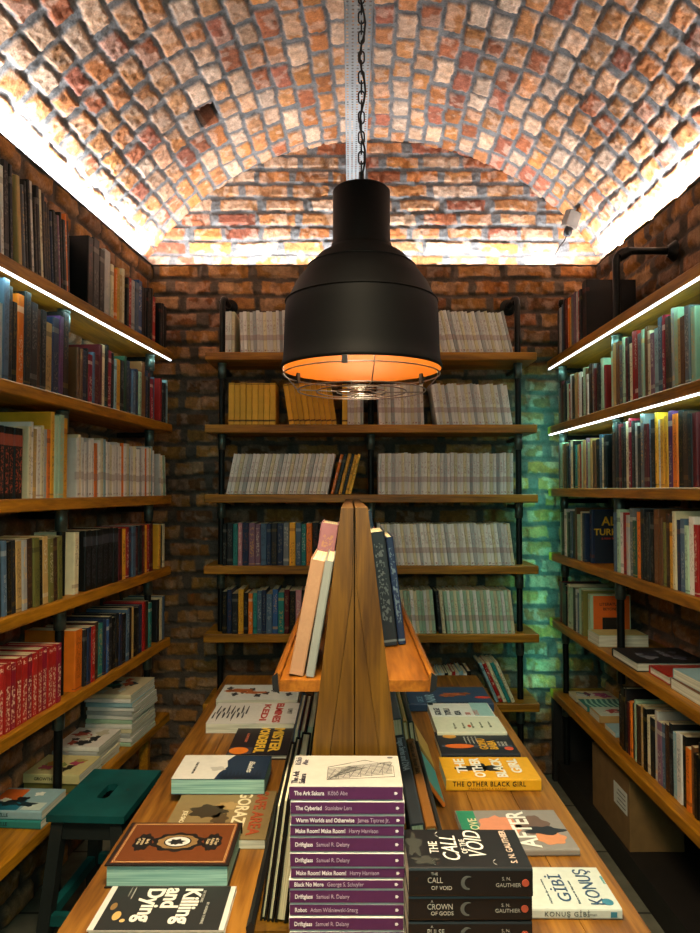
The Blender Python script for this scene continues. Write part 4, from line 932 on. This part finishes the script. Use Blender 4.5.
def lean_up(label, s, foot_off, y0, t, w, h, col, text=None, tc='#9aa3a6', acc=None):
    """picture book lying on its fore edge in the trough: spine upwards"""
    ang = math.atan((hw0 - hw1) / Hh)
    root = empty('picture_book', (xc + s * (xs(z2_) + foot_off + t / 2 / math.cos(ang) + .001), y0, TT + z2_ + t / 2 * math.sin(ang) + .001), 0, label, 'book', 'picture books in the foot troughs')
    root.rotation_euler = (0, -s * ang, 0)
    cv = u_cover(t, h, w, .0025, True); Mx = Matrix(((1, 0, 0, 0), (0, 0, 1, 0), (0, -1, 0, h), (0, 0, 0, 1)))
    cv = cv.xform(Mx); cv = cv.build('cover', colour_mat(col), root)
    mb = MB(); mb.box(-t / 2 + .003, t / 2 - .003, .004, w - .004, .004, h - .006); mb.build('page_block', M['pages'], root)
    if text:
        me = text_mesh(text, t * .8, .015, 0, 'LEFT'); o = link('spine_lettering', me, colour_mat(tc), cv); o.matrix_basis = Matrix(((0, 1, 0, 0), (-1, 0, 0, w - .02), (0, 0, 1, h + .0006), (0, 0, 0, 1)))
    return root
lean_up('black picture book spine-up with grey lettering ending in DNA, right foot trough', 1, .004, 1.295, .026, .46, .19, '#1d2226', 'Images Series and DNA')
lean_up('brown picture book spine-up with dark lettering, right foot trough', 1, .032, 1.295, .020, .45, .185, '#6e4516', 'Transitions and Human Limits', '#3a2610')
lean_up('slim black picture book spine-up, outermost in the right foot trough', 1, .054, 1.295, .008, .45, .18, '#191815')
lean_up('grey picture book spine-up, far along the right foot trough', 1, .004, 1.82, .026, .3, .21, '#4c5658')
lean_up('slim tan picture book spine-up beside the grey one, right foot trough', 1, .032, 1.83, .012, .3, .2, '#a08648')
lean_up('dark green picture book spine-up beside the tan one, right foot trough', 1, .046, 1.83, .014, .3, .2, '#24302c')
# thin comics leaning over the lip
for k, (c, y, lab, a_) in enumerate((('#3f9a94', 1.83, 'slim teal comic with an orange spine leaning over the right trough lip', .62), ('#c9a24a', 2.06, 'slim tan comic leaning over the right trough lip behind the teal one', .55))):
    root = empty('comic_book', (xc + .238, y, TT + .001), 0, lab, 'book', 'comics leaning on the trough lip'); root.rotation_euler = (0, -a_, 0)
    cv = u_cover(.009, .22 - .02 * k, .09, .0012, False).build('cover', colour_mat('#c06a22' if k == 0 else '#8a7440'), root); cv.location = (-.0005, 0, .006)
    mb = MB(); mb.box(.0046, .0052,   .008, .21 - .02 * k, .012, .09); mb.build('cover_print', colour_mat(c), root)
    mb = MB(); mb.box(-.003, .003,   .004, .215 - .02 * k, .008, .094); mb.build('page_block', M['pages'], root)

# ------------------------------------------------------------------ stool
zst = -.93
sx0, sy0 = at_z(41, 816, zst); sx1, _ = at_z(119, 818, zst); _, sy1 = at_z(120, 769.5, zst)
SW = sx1 - sx0; SD = sy1 - sy0
stl = empty('step_stool', ((sx0 + sx1) / 2 + .02, (sy0 + sy1) / 2, 0), -.05, 'dark teal wooden step stool with a hand slot, between left shelf and table', 'stool')
ZS = CAMZ + zst
# seat with a slot: ring of quads around a rounded hole
def slotted(w, d, z0, z1, hx, hy, r):
    mb = MB(); nn = 32; inn = []; out = []
    for i in range(nn):
        a_ = 2 * math.pi * (i + .5) / nn; c_, s_ = math.cos(a_), math.sin(a_)
        inn.append((r * c_ + (hx - r) * (1 if c_ > 0 else -1), r * s_ + (hy - r) * (1 if s_ > 0 else -1)))
        m_ = max(abs(c_) / (w / 2), abs(s_) / (d / 2)); out.append((c_ / m_, s_ / m_))
    # include exact corners
    for cx_, cy_ in ((1, 1), (-1, 1), (-1, -1), (1, -1)):
        j = min(range(nn), key=lambda q: (out[q][0] - cx_ * w / 2) ** 2 + (out[q][1] - cy_ * d / 2) ** 2); out[j] = (cx_ * w / 2, cy_ * d / 2)
    v = [(x, y, z1) for x, y in inn] + [(x, y, z1) for x, y in out] + [(x, y, z0) for x, y in inn] + [(x, y, z0) for x, y in out]; f = []
    for i in range(nn):
        j = (i + 1) % nn
        f += [(i, nn + i, nn + j, j), (2 * nn + j, 3 * nn + j, 3 * nn + i, 2 * nn + i), (nn + i, 3 * nn + i, 3 * nn + j, nn + j), (j, 2 * nn + j, 2 * nn + i, i)]
    mb.add(v, f); return mb
slotted(SW, SD, ZS - .02, ZS, .018, .052, .016).build('seat', M['stool'], stl)
for s in (-1, 1):
    for q in (-1, 1):
        mb = MB(); tx, ty = s * (SW / 2 - .028), q * (SD / 2 - .03); bx, by = s * (SW / 2 + .012), q * (SD / 2 + .02)
        v = []
        for (cx_, cy_, z_) in ((bx, by, 0), (tx, ty, ZS - .0205)):
            v += [(cx_ - .017, cy_ - .02, z_), (cx_ + .017, cy_ - .02, z_), (cx_ + .017, cy_ + .02, z_), (cx_ - .017, cy_ + .02, z_)]
        mb.add(v, [(3, 2, 1, 0), (4, 5, 6, 7), (0, 1, 5, 4), (1, 2, 6, 5), (2, 3, 7, 6), (3, 0, 4, 7)]); mb.build('leg', M['stoolleg'], stl)
lx = lambda z: SW / 2 + .012 - .04 * z / ZS; ly = lambda z: SD / 2 + .02 - .05 * z / ZS
for s in (-1, 1):
    mb = MB(); mb.box(s * lx(ZS - .05) - .008, s * lx(ZS - .05) + .008, -ly(ZS - .05), ly(ZS - .05), ZS - .075, ZS - .021); mb.build('apron', M['stoolleg'], stl)
    mb = MB(); mb.box(s * lx(.2) - .012, s * lx(.2) + .012, -ly(.2), ly(.2), .185, .215); mb.build('stretcher', M['stool'], stl)
    mb = MB(); mb.box(-lx(ZS - .05), lx(ZS - .05), s * ly(ZS - .05) - .008, s * ly(ZS - .05) + .008, ZS - .075, ZS - .021); mb.build('apron', M['stoolleg'], stl)
    mb = MB(); mb.box(-lx(.2), lx(.2), s * ly(.2) - .012, s * ly(.2) + .012, .185, .215); mb.build('stretcher', M['stool'], stl)

# ------------------------------------------------------------------ stacks on the lowest left shelf
def pile(side, i, m, ins, dims, cols, labels, group, kind='comic_book', rz=None, jitter=.012):
    z = {'L': ZLs, 'R': ZRs}[side][i]
    P = (PL0 + dL * m - nL * ins) if side == 'L' else (PR0 + dR * m - nR * ins)
    zz = z + .0004; out = []
    for k, c in enumerate(cols):
        w, h, t = dims[k % len(dims)]
        a = (math.pi / 2 - (math.atan(.087) if side == 'L' else 0)) if rz is None else rz
        r_, cv = flat_book(kind, labels[k], (P.x + (R.random() - .5) * jitter, P.y + (R.random() - .5) * jitter, zz), a + (R.random() - .5) * .06, w, h, t, colour_mat(NAMEC.get(c, c)), group=group)
        zz += t + .0005; out.append((r_, cv, w, h, t))
    return out
ow = ['lowest', 'second', 'third', 'fourth', 'fifth', 'sixth', 'seventh', 'eighth', 'ninth', 'tenth', 'eleventh', 'twelfth']
def deco(cv, w, h, t, cols, n, seed):
    r = random.Random(seed)
    for k in range(n):
        rx, ry = r.uniform(.012, .03), r.uniform(.01, .03)
        x, y = r.uniform(-w / 2 + .04, w / 2 - .04), r.uniform(-h / 2 + .04, h / 2 - .04)
        blob(cv, ell(x, y, rx, ry, 16, .3, k + seed, 1.7), t, cols[k % len(cols)], 'cover_print', .0004 + .0001 * k)
pl = pile('L', 5, 2.955, .098, [(.265, .19, .0165)], ['pale green', 'white', 'pale grey', 'cream', 'white', 'pale green', 'white', 'pale grey', 'white', 'pale blue', 'white', 'cream', 'pale blue'][:12],
     ['comic with teal picture cover on top of the far stack under the left shelves' if k == 11 else '%s comic from the bottom in the far stack on the lowest left-wall shelf' % ow[k] for k in range(12)], 'comics in the far stack, lowest left shelf')
deco(pl[-1][1], .265, .19, .0165, ['#2c8a86', '#dfe8dc', '#c05a3a', '#1d3a3e'], 12, 3)
pl = pile('L', 5, 2.67, .11, [(.2, .17, .017)], ['pale green', 'cream', 'white', 'pale grey', 'white'], ['comic with red and black picture cover topmost of the stack behind the left post' if k == 4 else '%s comic from the bottom in the stack behind the left post' % ow[k] for k in range(5)], 'comics in the stack behind the left post')
deco(pl[-1][1], .2, .17, .017, ['#a8402e', '#2a2a2a', '#c9c2a8'], 12, 5)
pl = pile('L', 5, 2.22, .105, [(.16, .205, .024), (.16, .205, .026), (.15, .19, .032)], ['teal', 'pale blue'], ['lower teal-spined book under the bright picture cover on the lowest left-wall shelf', 'book with orange and teal picture cover on the near end of lowest left-wall shelf'], 'books on the near end of the lowest left shelf', 'paperback_book')
cv = pl[1][1]; panel(cv, -.02, .07, .01, .085, .026, '#d66a28'); panel(cv, -.075, -.005, -.02, .09, .026, '#1f6f86'); panel(cv, -.07, -.02, -.09, -.03, .026, '#c8d8cc'); deco(cv, .16, .205, .026, ['#20343a', '#e6ece0', '#1c2226'], 5, 8)
for q in range(2): spine_letters(pl[q][1], 'NOUVELLE', .014, .07, .013, .16, '#123a3c', .02)
pl = pile('L', 5, 2.47, .105, [(.17, .195, .032)], ['olive', '#c9bf84'], ['olive book under the pale yellow picture cover on the lowest left-wall shelf', 'pale yellow picture-cover book on the lowest left-wall shelf beside the stool'], 'pair of books beside the stool', 'paperback_book')
deco(pl[1][1], .17, .195, .032, ['#a79a4a', '#c98a3a', '#2e2a20', '#a83a5a', '#7c8a4a'], 12, 9); spine_letters(pl[1][1], 'GROWTH', .014, .06, .016, .17, '#3a3a20', .02)
# ------------------------------------------------------------------ lying books on the right shelves
def rflat(i, m, ins, w, h, t, c, label, z0=0, tilt=0, kind='paperback_book', hard=False, rot=None, group='books lying on the right shelves'):
    return flat_book(kind, label, (RF + ins, m, ZRs[i] + z0 + .0005), (math.pi if rot is None else rot) + tilt, w, h, t, colour_mat(NAMEC.get(c, c)), group=group, hard=hard)
RS = 0.0    # spine towards the aisle
r_, cv = rflat(4, 2.90, .11, .13, .2, .045, 'pale green', 'thick pale green book lying beside the right post, fifth right-wall shelf', rot=RL)
panel(cv, -.06, .06, -.095, .095, .045, '#b8b070')
r_, cv = rflat(4, 2.565, .13, .235, .25, .032, 'charcoal', 'large charcoal book lying flat with pale page edges, fifth right-wall shelf', hard=True, rot=RL)
deco(cv, .21, .24, .032, ['#4a4a58', '#6a6f78', '#30303a'], 10, 4); letters(cv, 'ATLAS', .03, -.06, .02, .032, '#7d8288', 0)
r_, cv = rflat(4, 2.36, .15, .15, .22, .028, 'red', 'red-covered book lying flat, fifth right-wall shelf', hard=True, rot=RL); panel(cv, -.065, .07, -.1, .1, .028, '#9c3326')
r_, cv = rflat(4, 2.15, .15, .2, .24, .034, 'brown', 'thick brown-edged book lying under the pale teal cover, fifth right-wall shelf', rot=RL)
r_, cv = rflat(4, 2.15, .155, .2, .23, .03, 'pale blue', 'pale teal-covered book lying topmost at the near end, fifth right-wall shelf', z0=.0345, rot=RL, tilt=.04); panel(cv, -.08, .0, .06, .11, .03, '#22302e'); 
r_, cv = rflat(5, 3.32, .15, .12, .19, .018, 'cream', 'pink and teal patterned book lying at the far end, lowest right-wall shelf', rot=RR); deco(cv, .12, .19, .018, ['#a8487a', '#3a8a90', '#d8d8d0', '#6a2a50'], 12, 2)
r_, cv = rflat(5, 3.185, .15, .125, .185, .02, 'teal', 'teal zigzag-patterned book lying flat, lowest right-wall shelf', rot=RR)
for k in range(7): blob(cv, [(-.06 , -.085 + k * .024), (0, -.075 + k * .024), (.06, -.085 + k * .024), (.06, -.075 + k * .024), (0, -.065 + k * .024), (-.06, -.075 + k * .024)], .02, '#a8dcc8', 'zigzag_print')
r_, cv = rflat(5, 3.035, .15, .125, .185, .03, 'tan', 'thick tan-edged book with a pale printed cover lying on the lowest right-wall shelf', rot=RR); panel(cv, -.06, .06, -.085, .085, .03, '#c8d8c8'); deco(cv, .13, .185, .03, ['#a83a3a', '#3a6a60', '#e0e0d0'], 8, 6)
r_, cv = rflat(5, 2.86, .15, .12, .18, .018, 'pale blue', 'pale blue book lying nearest the standing row, lowest right-wall shelf', rot=RR)
# box under the right shelf
ya, yb = uR(617), uR(582)
bxo = empty('cardboard_box', (RF + .13, (ya + yb) / 2, .1005), 0, 'brown cardboard box with a paper label under the right shelf', 'box')
bw, bd, bh = .2, yb - ya, .255
mb = MB(); mb.box(-bw / 2, bw / 2, -bd / 2, bd / 2, 0, bh, 0, .002); mb.build('carton', M['card'], bxo)
mb = MB(); mb.box(-bw / 2, -.001, -bd / 2, bd / 2, bh + .0003, bh + .004); mb.build('flap', M['card'], bxo); mb = MB(); mb.box(.001, bw / 2, -bd / 2, bd / 2, bh + .0003, bh + .004); mb.build('flap', M['card'], bxo)
mb = MB(); mb.box(-bw / 2 - .0008, -bw / 2, -bd / 2 + .02, -bd / 2 + .15, .12, .20); lb = mb.build('paper_label', M['paper'], bxo)
mb = MB()
for k in range(4): mb.box(-bw / 2 - .0013, -bw / 2 - .0008, -bd / 2 + .035, -bd / 2 + .12 - .01 * (k % 2), .132 + k * .016, .136 + k * .016)
mb.build('printed_lines', colour_mat('#6a6a62'), lb)

# ------------------------------------------------------------------ pendant lamp
YL = 1.75; xl = at_y(361.5, 300, YL)[0]
lamp = empty('pendant_lamp', (xl, YL, CAMZ), 0, 'large matt black bell pendant lamp with orange lining and wire cage', 'lamp')
K = YL / 700
zz_ = lambda v: at_y(350, v, YL)[1]
prof = [(.0, 190), (27, 190.5), (29, 192.5), (29, 244), (30.5, 246), (31, 249), (33, 251), (44, 258), (53, 268.5), (54.5, 269.5), (66, 285), (73, 299), (75.6, 303), (76.2, 305), (77, 315), (77.5, 330), (78.2, 352), (79, 362), (81, 367), (81, 369.5), (79.5, 370)]
pr = [(r * K, zz_(v)) for r, v in prof]
mb = MB(); mb.lathe(pr[::-1], 72); mb.build('shade', M['lamp'], lamp)
inn = [(79.5, 370), (78, 366), (76.8, 352), (76, 330), (74.5, 306), (71, 299), (63, 286), (50, 270), (36, 259), (.0, 259)]
mb = MB(); mb.lathe([(r * K, zz_(v)) for r, v in inn], 72); o = mb.build('shade_lining', M['lining'], lamp); o['label'] = 'orange inner lining'
for v in (269, 303.5):        # pressed ribs
    r0 = {269: 54.2, 303.5: 76.2, 350: 78.4}[v]; mb = MB()
    mb.tube([(r0 * K * math.cos(a_), r0 * K * math.sin(a_), zz_(v)) for a_ in np.linspace(0, 2 * math.pi, 64, endpoint=False)], .0022, 8, 0, True); mb.build('rib', M['lamp'], lamp)
cg = MB()
def ring(r, z, wr=.0016): cg.tube([(r * math.cos(a_), r * math.sin(a_), z) for a_ in np.linspace(0, 2 * math.pi, 64, endpoint=False)], wr, 6, 0, True)
z_a, z_b = zz_(375), zz_(391)
ring(.196, z_a); ring(.160, z_b); ring(.112, z_b - .002); ring(.062, z_b - .003); ring(.03, z_b - .003)
for k in range(12):
    a_ = 2 * math.pi * (k + .25) / 12; c_, s_ = math.cos(a_), math.sin(a_)
    cg.tube([(.196 * c_, .196 * s_, z_a + (.018 if k % 3 == 0 else 0)), (.196 * c_, .196 * s_, z_a), (.160 * c_, .160 * s_, z_b), (.03 * c_, .03 * s_, z_b - .003)], .0014, 6)
o = cg.build('wire_cage', M['wire'], lamp)
for a_ in (-1.78, .6, 2.6):
    q = Matrix.Rotation(a_, 4, 'Z'); m2 = MB(); m2.box(.192, .202, -.006, .006, z_a - .004, z_a + .022); m2.xform(q); m2.build('cage_clip', M['blackp'], lamp)
mb = MB(); zb_ = zz_(330); mb.lathe([(0, zb_ - .04), (.018, zb_ - .036), (.03, zb_ - .012), (.03, zb_ + .01), (.018, zb_ + .04), (.014, zb_ + .06)], 24); mb.build('bulb', M['bulb'], lamp)
mb = MB(); mb.tube([(0, 0, zb_ + .058), (0, 0, zz_(259))], .02, 16); mb.build('socket', M['blackp'], lamp)
# chain from lamp to tray
ZT = 1.60
zt0 = pr[0][1]; ch = MB(); nlk = int((ZT - .005 - zt0) / .026); 
mb = MB(); mb.tube([(0, 0, zt0 - .002), (0, 0, zt0 + .045)], .007, 12); mb.build('hanger', M['blackp'], lamp)
for k in range(nlk):
    zc_ = zt0 + .045 + .012 + k * .026
    if zc_ + .02 > ZT: break
    pts = []
    for a_ in np.linspace(0, 2 * math.pi, 16, endpoint=False):
        x_ = .0075 * math.cos(a_); z_ = .010 * math.sin(a_) + (.0065 if math.sin(a_) > 0 else -.0065)
        pts.append((x_, 0, zc_ + z_) if k % 2 else (0, x_, zc_ + z_))
    ch.tube(pts, .0022, 6, 0, True)
ch.build('chain', M['blackp'], lamp)
mb = MB(); mb.tube([(.012 * math.sin(k * 1.1) * .6 + .003, -.006, zt0 + .04 + k * .03) for k in range(int((ZT - zt0 - .05) / .03) + 1)], .0026, 8); mb.build('cord', M['blackp'], lamp)
# perforated tray
tray = MB(); tw = .096; cell = tw / 5; nx_ = 5; y0_, y1_ = .6, 3.625; ny_ = int((y1_ - y0_) / cell)
for i in range(nx_):
    for j in range(ny_):
        cx_ = xl - tw / 2 + (i + .5) * cell; cy_ = y0_ + (j + .5) * cell; v = []
        for k in range(8):
            a_ = math.pi / 4 * k; c_, s_ = math.cos(a_), math.sin(a_); m_ = max(abs(c_), abs(s_)); v.append((cx_ + c_ / m_ * cell / 2, cy_ + s_ / m_ * cell / 2, CAMZ + ZT))
        for k in range(8):
            a_ = math.pi / 4 * k; v.append((cx_ + .0048 * math.cos(a_), cy_ + .0048 * math.sin(a_), CAMZ + ZT))
        tray.add(v, [(k, 8 + k, 8 + (k + 1) % 8, (k + 1) % 8) for k in range(8)])
for s in (-1, 1): tray.box(xl + s * tw / 2 - .001, xl + s * tw / 2 + .001, y0_, y0_ + ny_ * cell, CAMZ + ZT, CAMZ + ZT + .03)
tro = tray.build('cable_tray', M['steel']); tag(tro, 'perforated galvanised steel cable tray running under the crown of the vault', 'cable tray')
for y in (1.1, 2.3): 
    mb = MB(); mb.tube([(xl, y, CAMZ + ZT + .001), (xl, y, CAMZ + ZP + .02)], .004, 8); mb.build('hanger_rod', M['steel'], tro)
# sensor box in the corner
fx, fz = at_y(571, 222, 3.50)
sb = empty('light_fixture', (fx, 3.50, CAMZ + fz), 0, 'small grey spotlight box with a black cable above the right corner ledge', 'spotlight')
sb.rotation_euler = (.2, .25, .3)
mb = MB(); mb.box(-.035, .035, -.02, .03, -.03, .055, 0, .004); mb.build('housing', M['plastic'], sb)
mb = MB(); mb.lathe([(0, -.075), (.017, -.072), (.022, -.055), (.02, -.031), (0, -.0305)], 20); mb.build('lens_barrel', M['blackp'], sb)
mb = MB(); mb.tube([(0, 0, -.07), (-.006, -.004, -.10), (-.018, 0, -.13), (-.016, .02, -.16), (.0, .05, -.185)], .003, 8); mb.build('cable', M['blackp'], sb)
mb = MB(); mb.tube([(.0, .03, .02), (.01, .11, .03)], .008, 8); mb.build('mounting_arm', M['blackp'], sb)

# ------------------------------------------------------------------ lights
def area(name, loc, size, sy, energy, col, target=None, rot=None, spread=None):
    l = bpy.data.lights.new(name, 'AREA'); l.shape = 'RECTANGLE'; l.size = size; l.size_y = sy; l.energy = energy; l.color = col
    if spread: l.spread = spread
    o = bpy.data.objects.new(name, l); C.objects.link(o); o.location = loc
    if rot is not None: o.rotation_euler = rot
    else:
        o.rotation_euler = (Vector(target) - Vector(loc)).to_track_quat('-Z', 'Y').to_euler()
    return o
ZLW = CAMZ + ZL
# cove strips: visible led bodies on the ledges
cove = []
def strip_obj(name, p0, p1, label):
    p0 = Vector(p0); p1 = Vector(p1); d = (p1 - p0).normalized(); n = Vector((-d.y, d.x, 0)); mb = MB()
    v = [p0 - n * .006, p1 - n * .006, p1 + n * .006, p0 + n * .006]; mb.poly([(q.x, q.y) for q in v], p0.z, p0.z + .008)
    o = mb.build(name, M['ledcove']); tag(o, label, 'light strip', 'cove light strips'); return o
strip_obj('light_strip', (XL(.2) - .07, .2, ZLW + .012), (XL(3.5) - .07, 3.5, ZLW + .012), 'white light strip hidden on the left wall ledge')
strip_obj('light_strip', (XR(.2) + .07, .2, ZLW + .012), (XR(3.5) + .07, 3.5, ZLW + .012), 'white light strip hidden on the right wall ledge')
strip_obj('light_strip', (-1.0, YB + .06, ZLW + .012), (1.25, YB + .06, ZLW + .012), 'white light strip hidden on the back wall ledge')
EC = 1.0
def cove_light(name, a, b, e, inward):
    a = Vector(a); b = Vector(b); m = (a + b) / 2; d = (b - a); L = d.length; d.normalize()
    o = area(name, m, L, .02, e * EC, (.97, .98, 1), target=m + Vector((0, 0, 1)) + inward * .55)
    # align long side with d
    zax = -(Vector((0, 0, 1)) + inward * .55).normalized(); xax = (d - zax * d.dot(zax)).normalized(); yax = zax.cross(xax)
    o.matrix_world = Matrix(((xax.x, yax.x, zax.x, m.x), (xax.y, yax.y, zax.y, m.y), (xax.z, yax.z, zax.z, m.z), (0, 0, 0, 1)))
    return o
cove_light('cove_left', (XL(.3) - .012, .3, ZLW + .028), (XL(3.55) - .012, 3.55, ZLW + .028), 49, Vector((-.35, 0, 0)))
cove_light('cove_right', (XR(.3) + .012, .3, ZLW + .028), (XR(3.55) + .012, 3.55, ZLW + .028), 49, Vector((.35, 0, 0)))
cove_light('cove_back', (-.95, YB + .012, ZLW + .028), (1.2, YB + .012, ZLW + .028), 17, Vector((0, .2, 0)))
# shelf led strips
TEAL = (.45, 1, .93)
def shelf_led(name, P, d, n, z, e, col, y0=1.0, y1=3.45):
    a = P + d * y0 - n * .01; b = P + d * y1 - n * .01; a.z = b.z = z - TH - .012; m = (a + b) / 2
    zax = -(Vector((0, 0, -1)) - n * .35).normalized(); xax = (d - zax * d.dot(zax)).normalized(); yax = zax.cross(xax)
    l = area(name, m, (b - a).length, .012, e, col, target=m + Vector((0, 0, -1)))
    l.matrix_world = Matrix(((xax.x, yax.x, zax.x, m.x), (xax.y, yax.y, zax.y, m.y), (xax.z, yax.z, zax.z, m.z), (0, 0, 0, 1)))
shelf_led('shelf_led_left', PL0, dL, nL, ZLs[0], 2.0, (.6, 1, .97), y1=3.2)
shelf_led('shelf_led_right', PR0, dR, nR, ZRs[0], 3.2, TEAL)
shelf_led('shelf_led_right_two', PR0, dR, nR, ZRs[1], 3.2, TEAL)
# unseen teal light added to tint the right back corner, behind the shelf ends
area('corner_teal_fill', (.95, 3.44, CAMZ - .25), .02, 1.5, 2.0, (.10, .82, .72), target=(.95, 3.55, CAMZ - .25), rot=None)
# shop lamps over the table nearer the camera: warm pendants
area('shop_lamp_near', (-.05, .75, CAMZ + .95), .5, .5, 23, (1, .80, .52), target=(0, 1.25, TT), spread=105 * D2R)
l = bpy.data.lights.new('pendant_bulb', 'POINT'); l.energy = 6.5; l.color = (1, .80, .52); l.shadow_soft_size = .03
o = bpy.data.objects.new('pendant_bulb', l); C.objects.link(o); o.location = (xl, YL, CAMZ + zz_(345))
# added cool fill just behind the camera, aimed at the table
area('fill_behind', (.05, -.35, CAMZ + .25), .9, .5, 10, (.55, 1, .88), target=(0, 1.5, TT))
wd = bpy.data.worlds.new('World'); bpy.context.scene.world = wd; wd.use_nodes = True
wd.node_tree.nodes['Background'].inputs[0].default_value = (.35, .5, .48, 1); wd.node_tree.nodes['Background'].inputs[1].default_value = .09

# ------------------------------------------------------------------ camera
cd = bpy.data.cameras.new('Camera'); cam = bpy.data.objects.new('Camera', cd); C.objects.link(cam)
cd.sensor_fit = 'VERTICAL'; cd.sensor_height = 36; cd.lens = 36 * F / 933; cd.clip_start = .02
cam.location = (0, 0, CAMZ); cam.rotation_euler = (math.pi / 2 + PITCH, 0, 0)
sc = bpy.context.scene; sc.camera = cam
sc.view_settings.view_transform = 'Standard'; sc.view_settings.look = 'None'; sc.view_settings.gamma = 1; sc.view_settings.exposure = 0.0
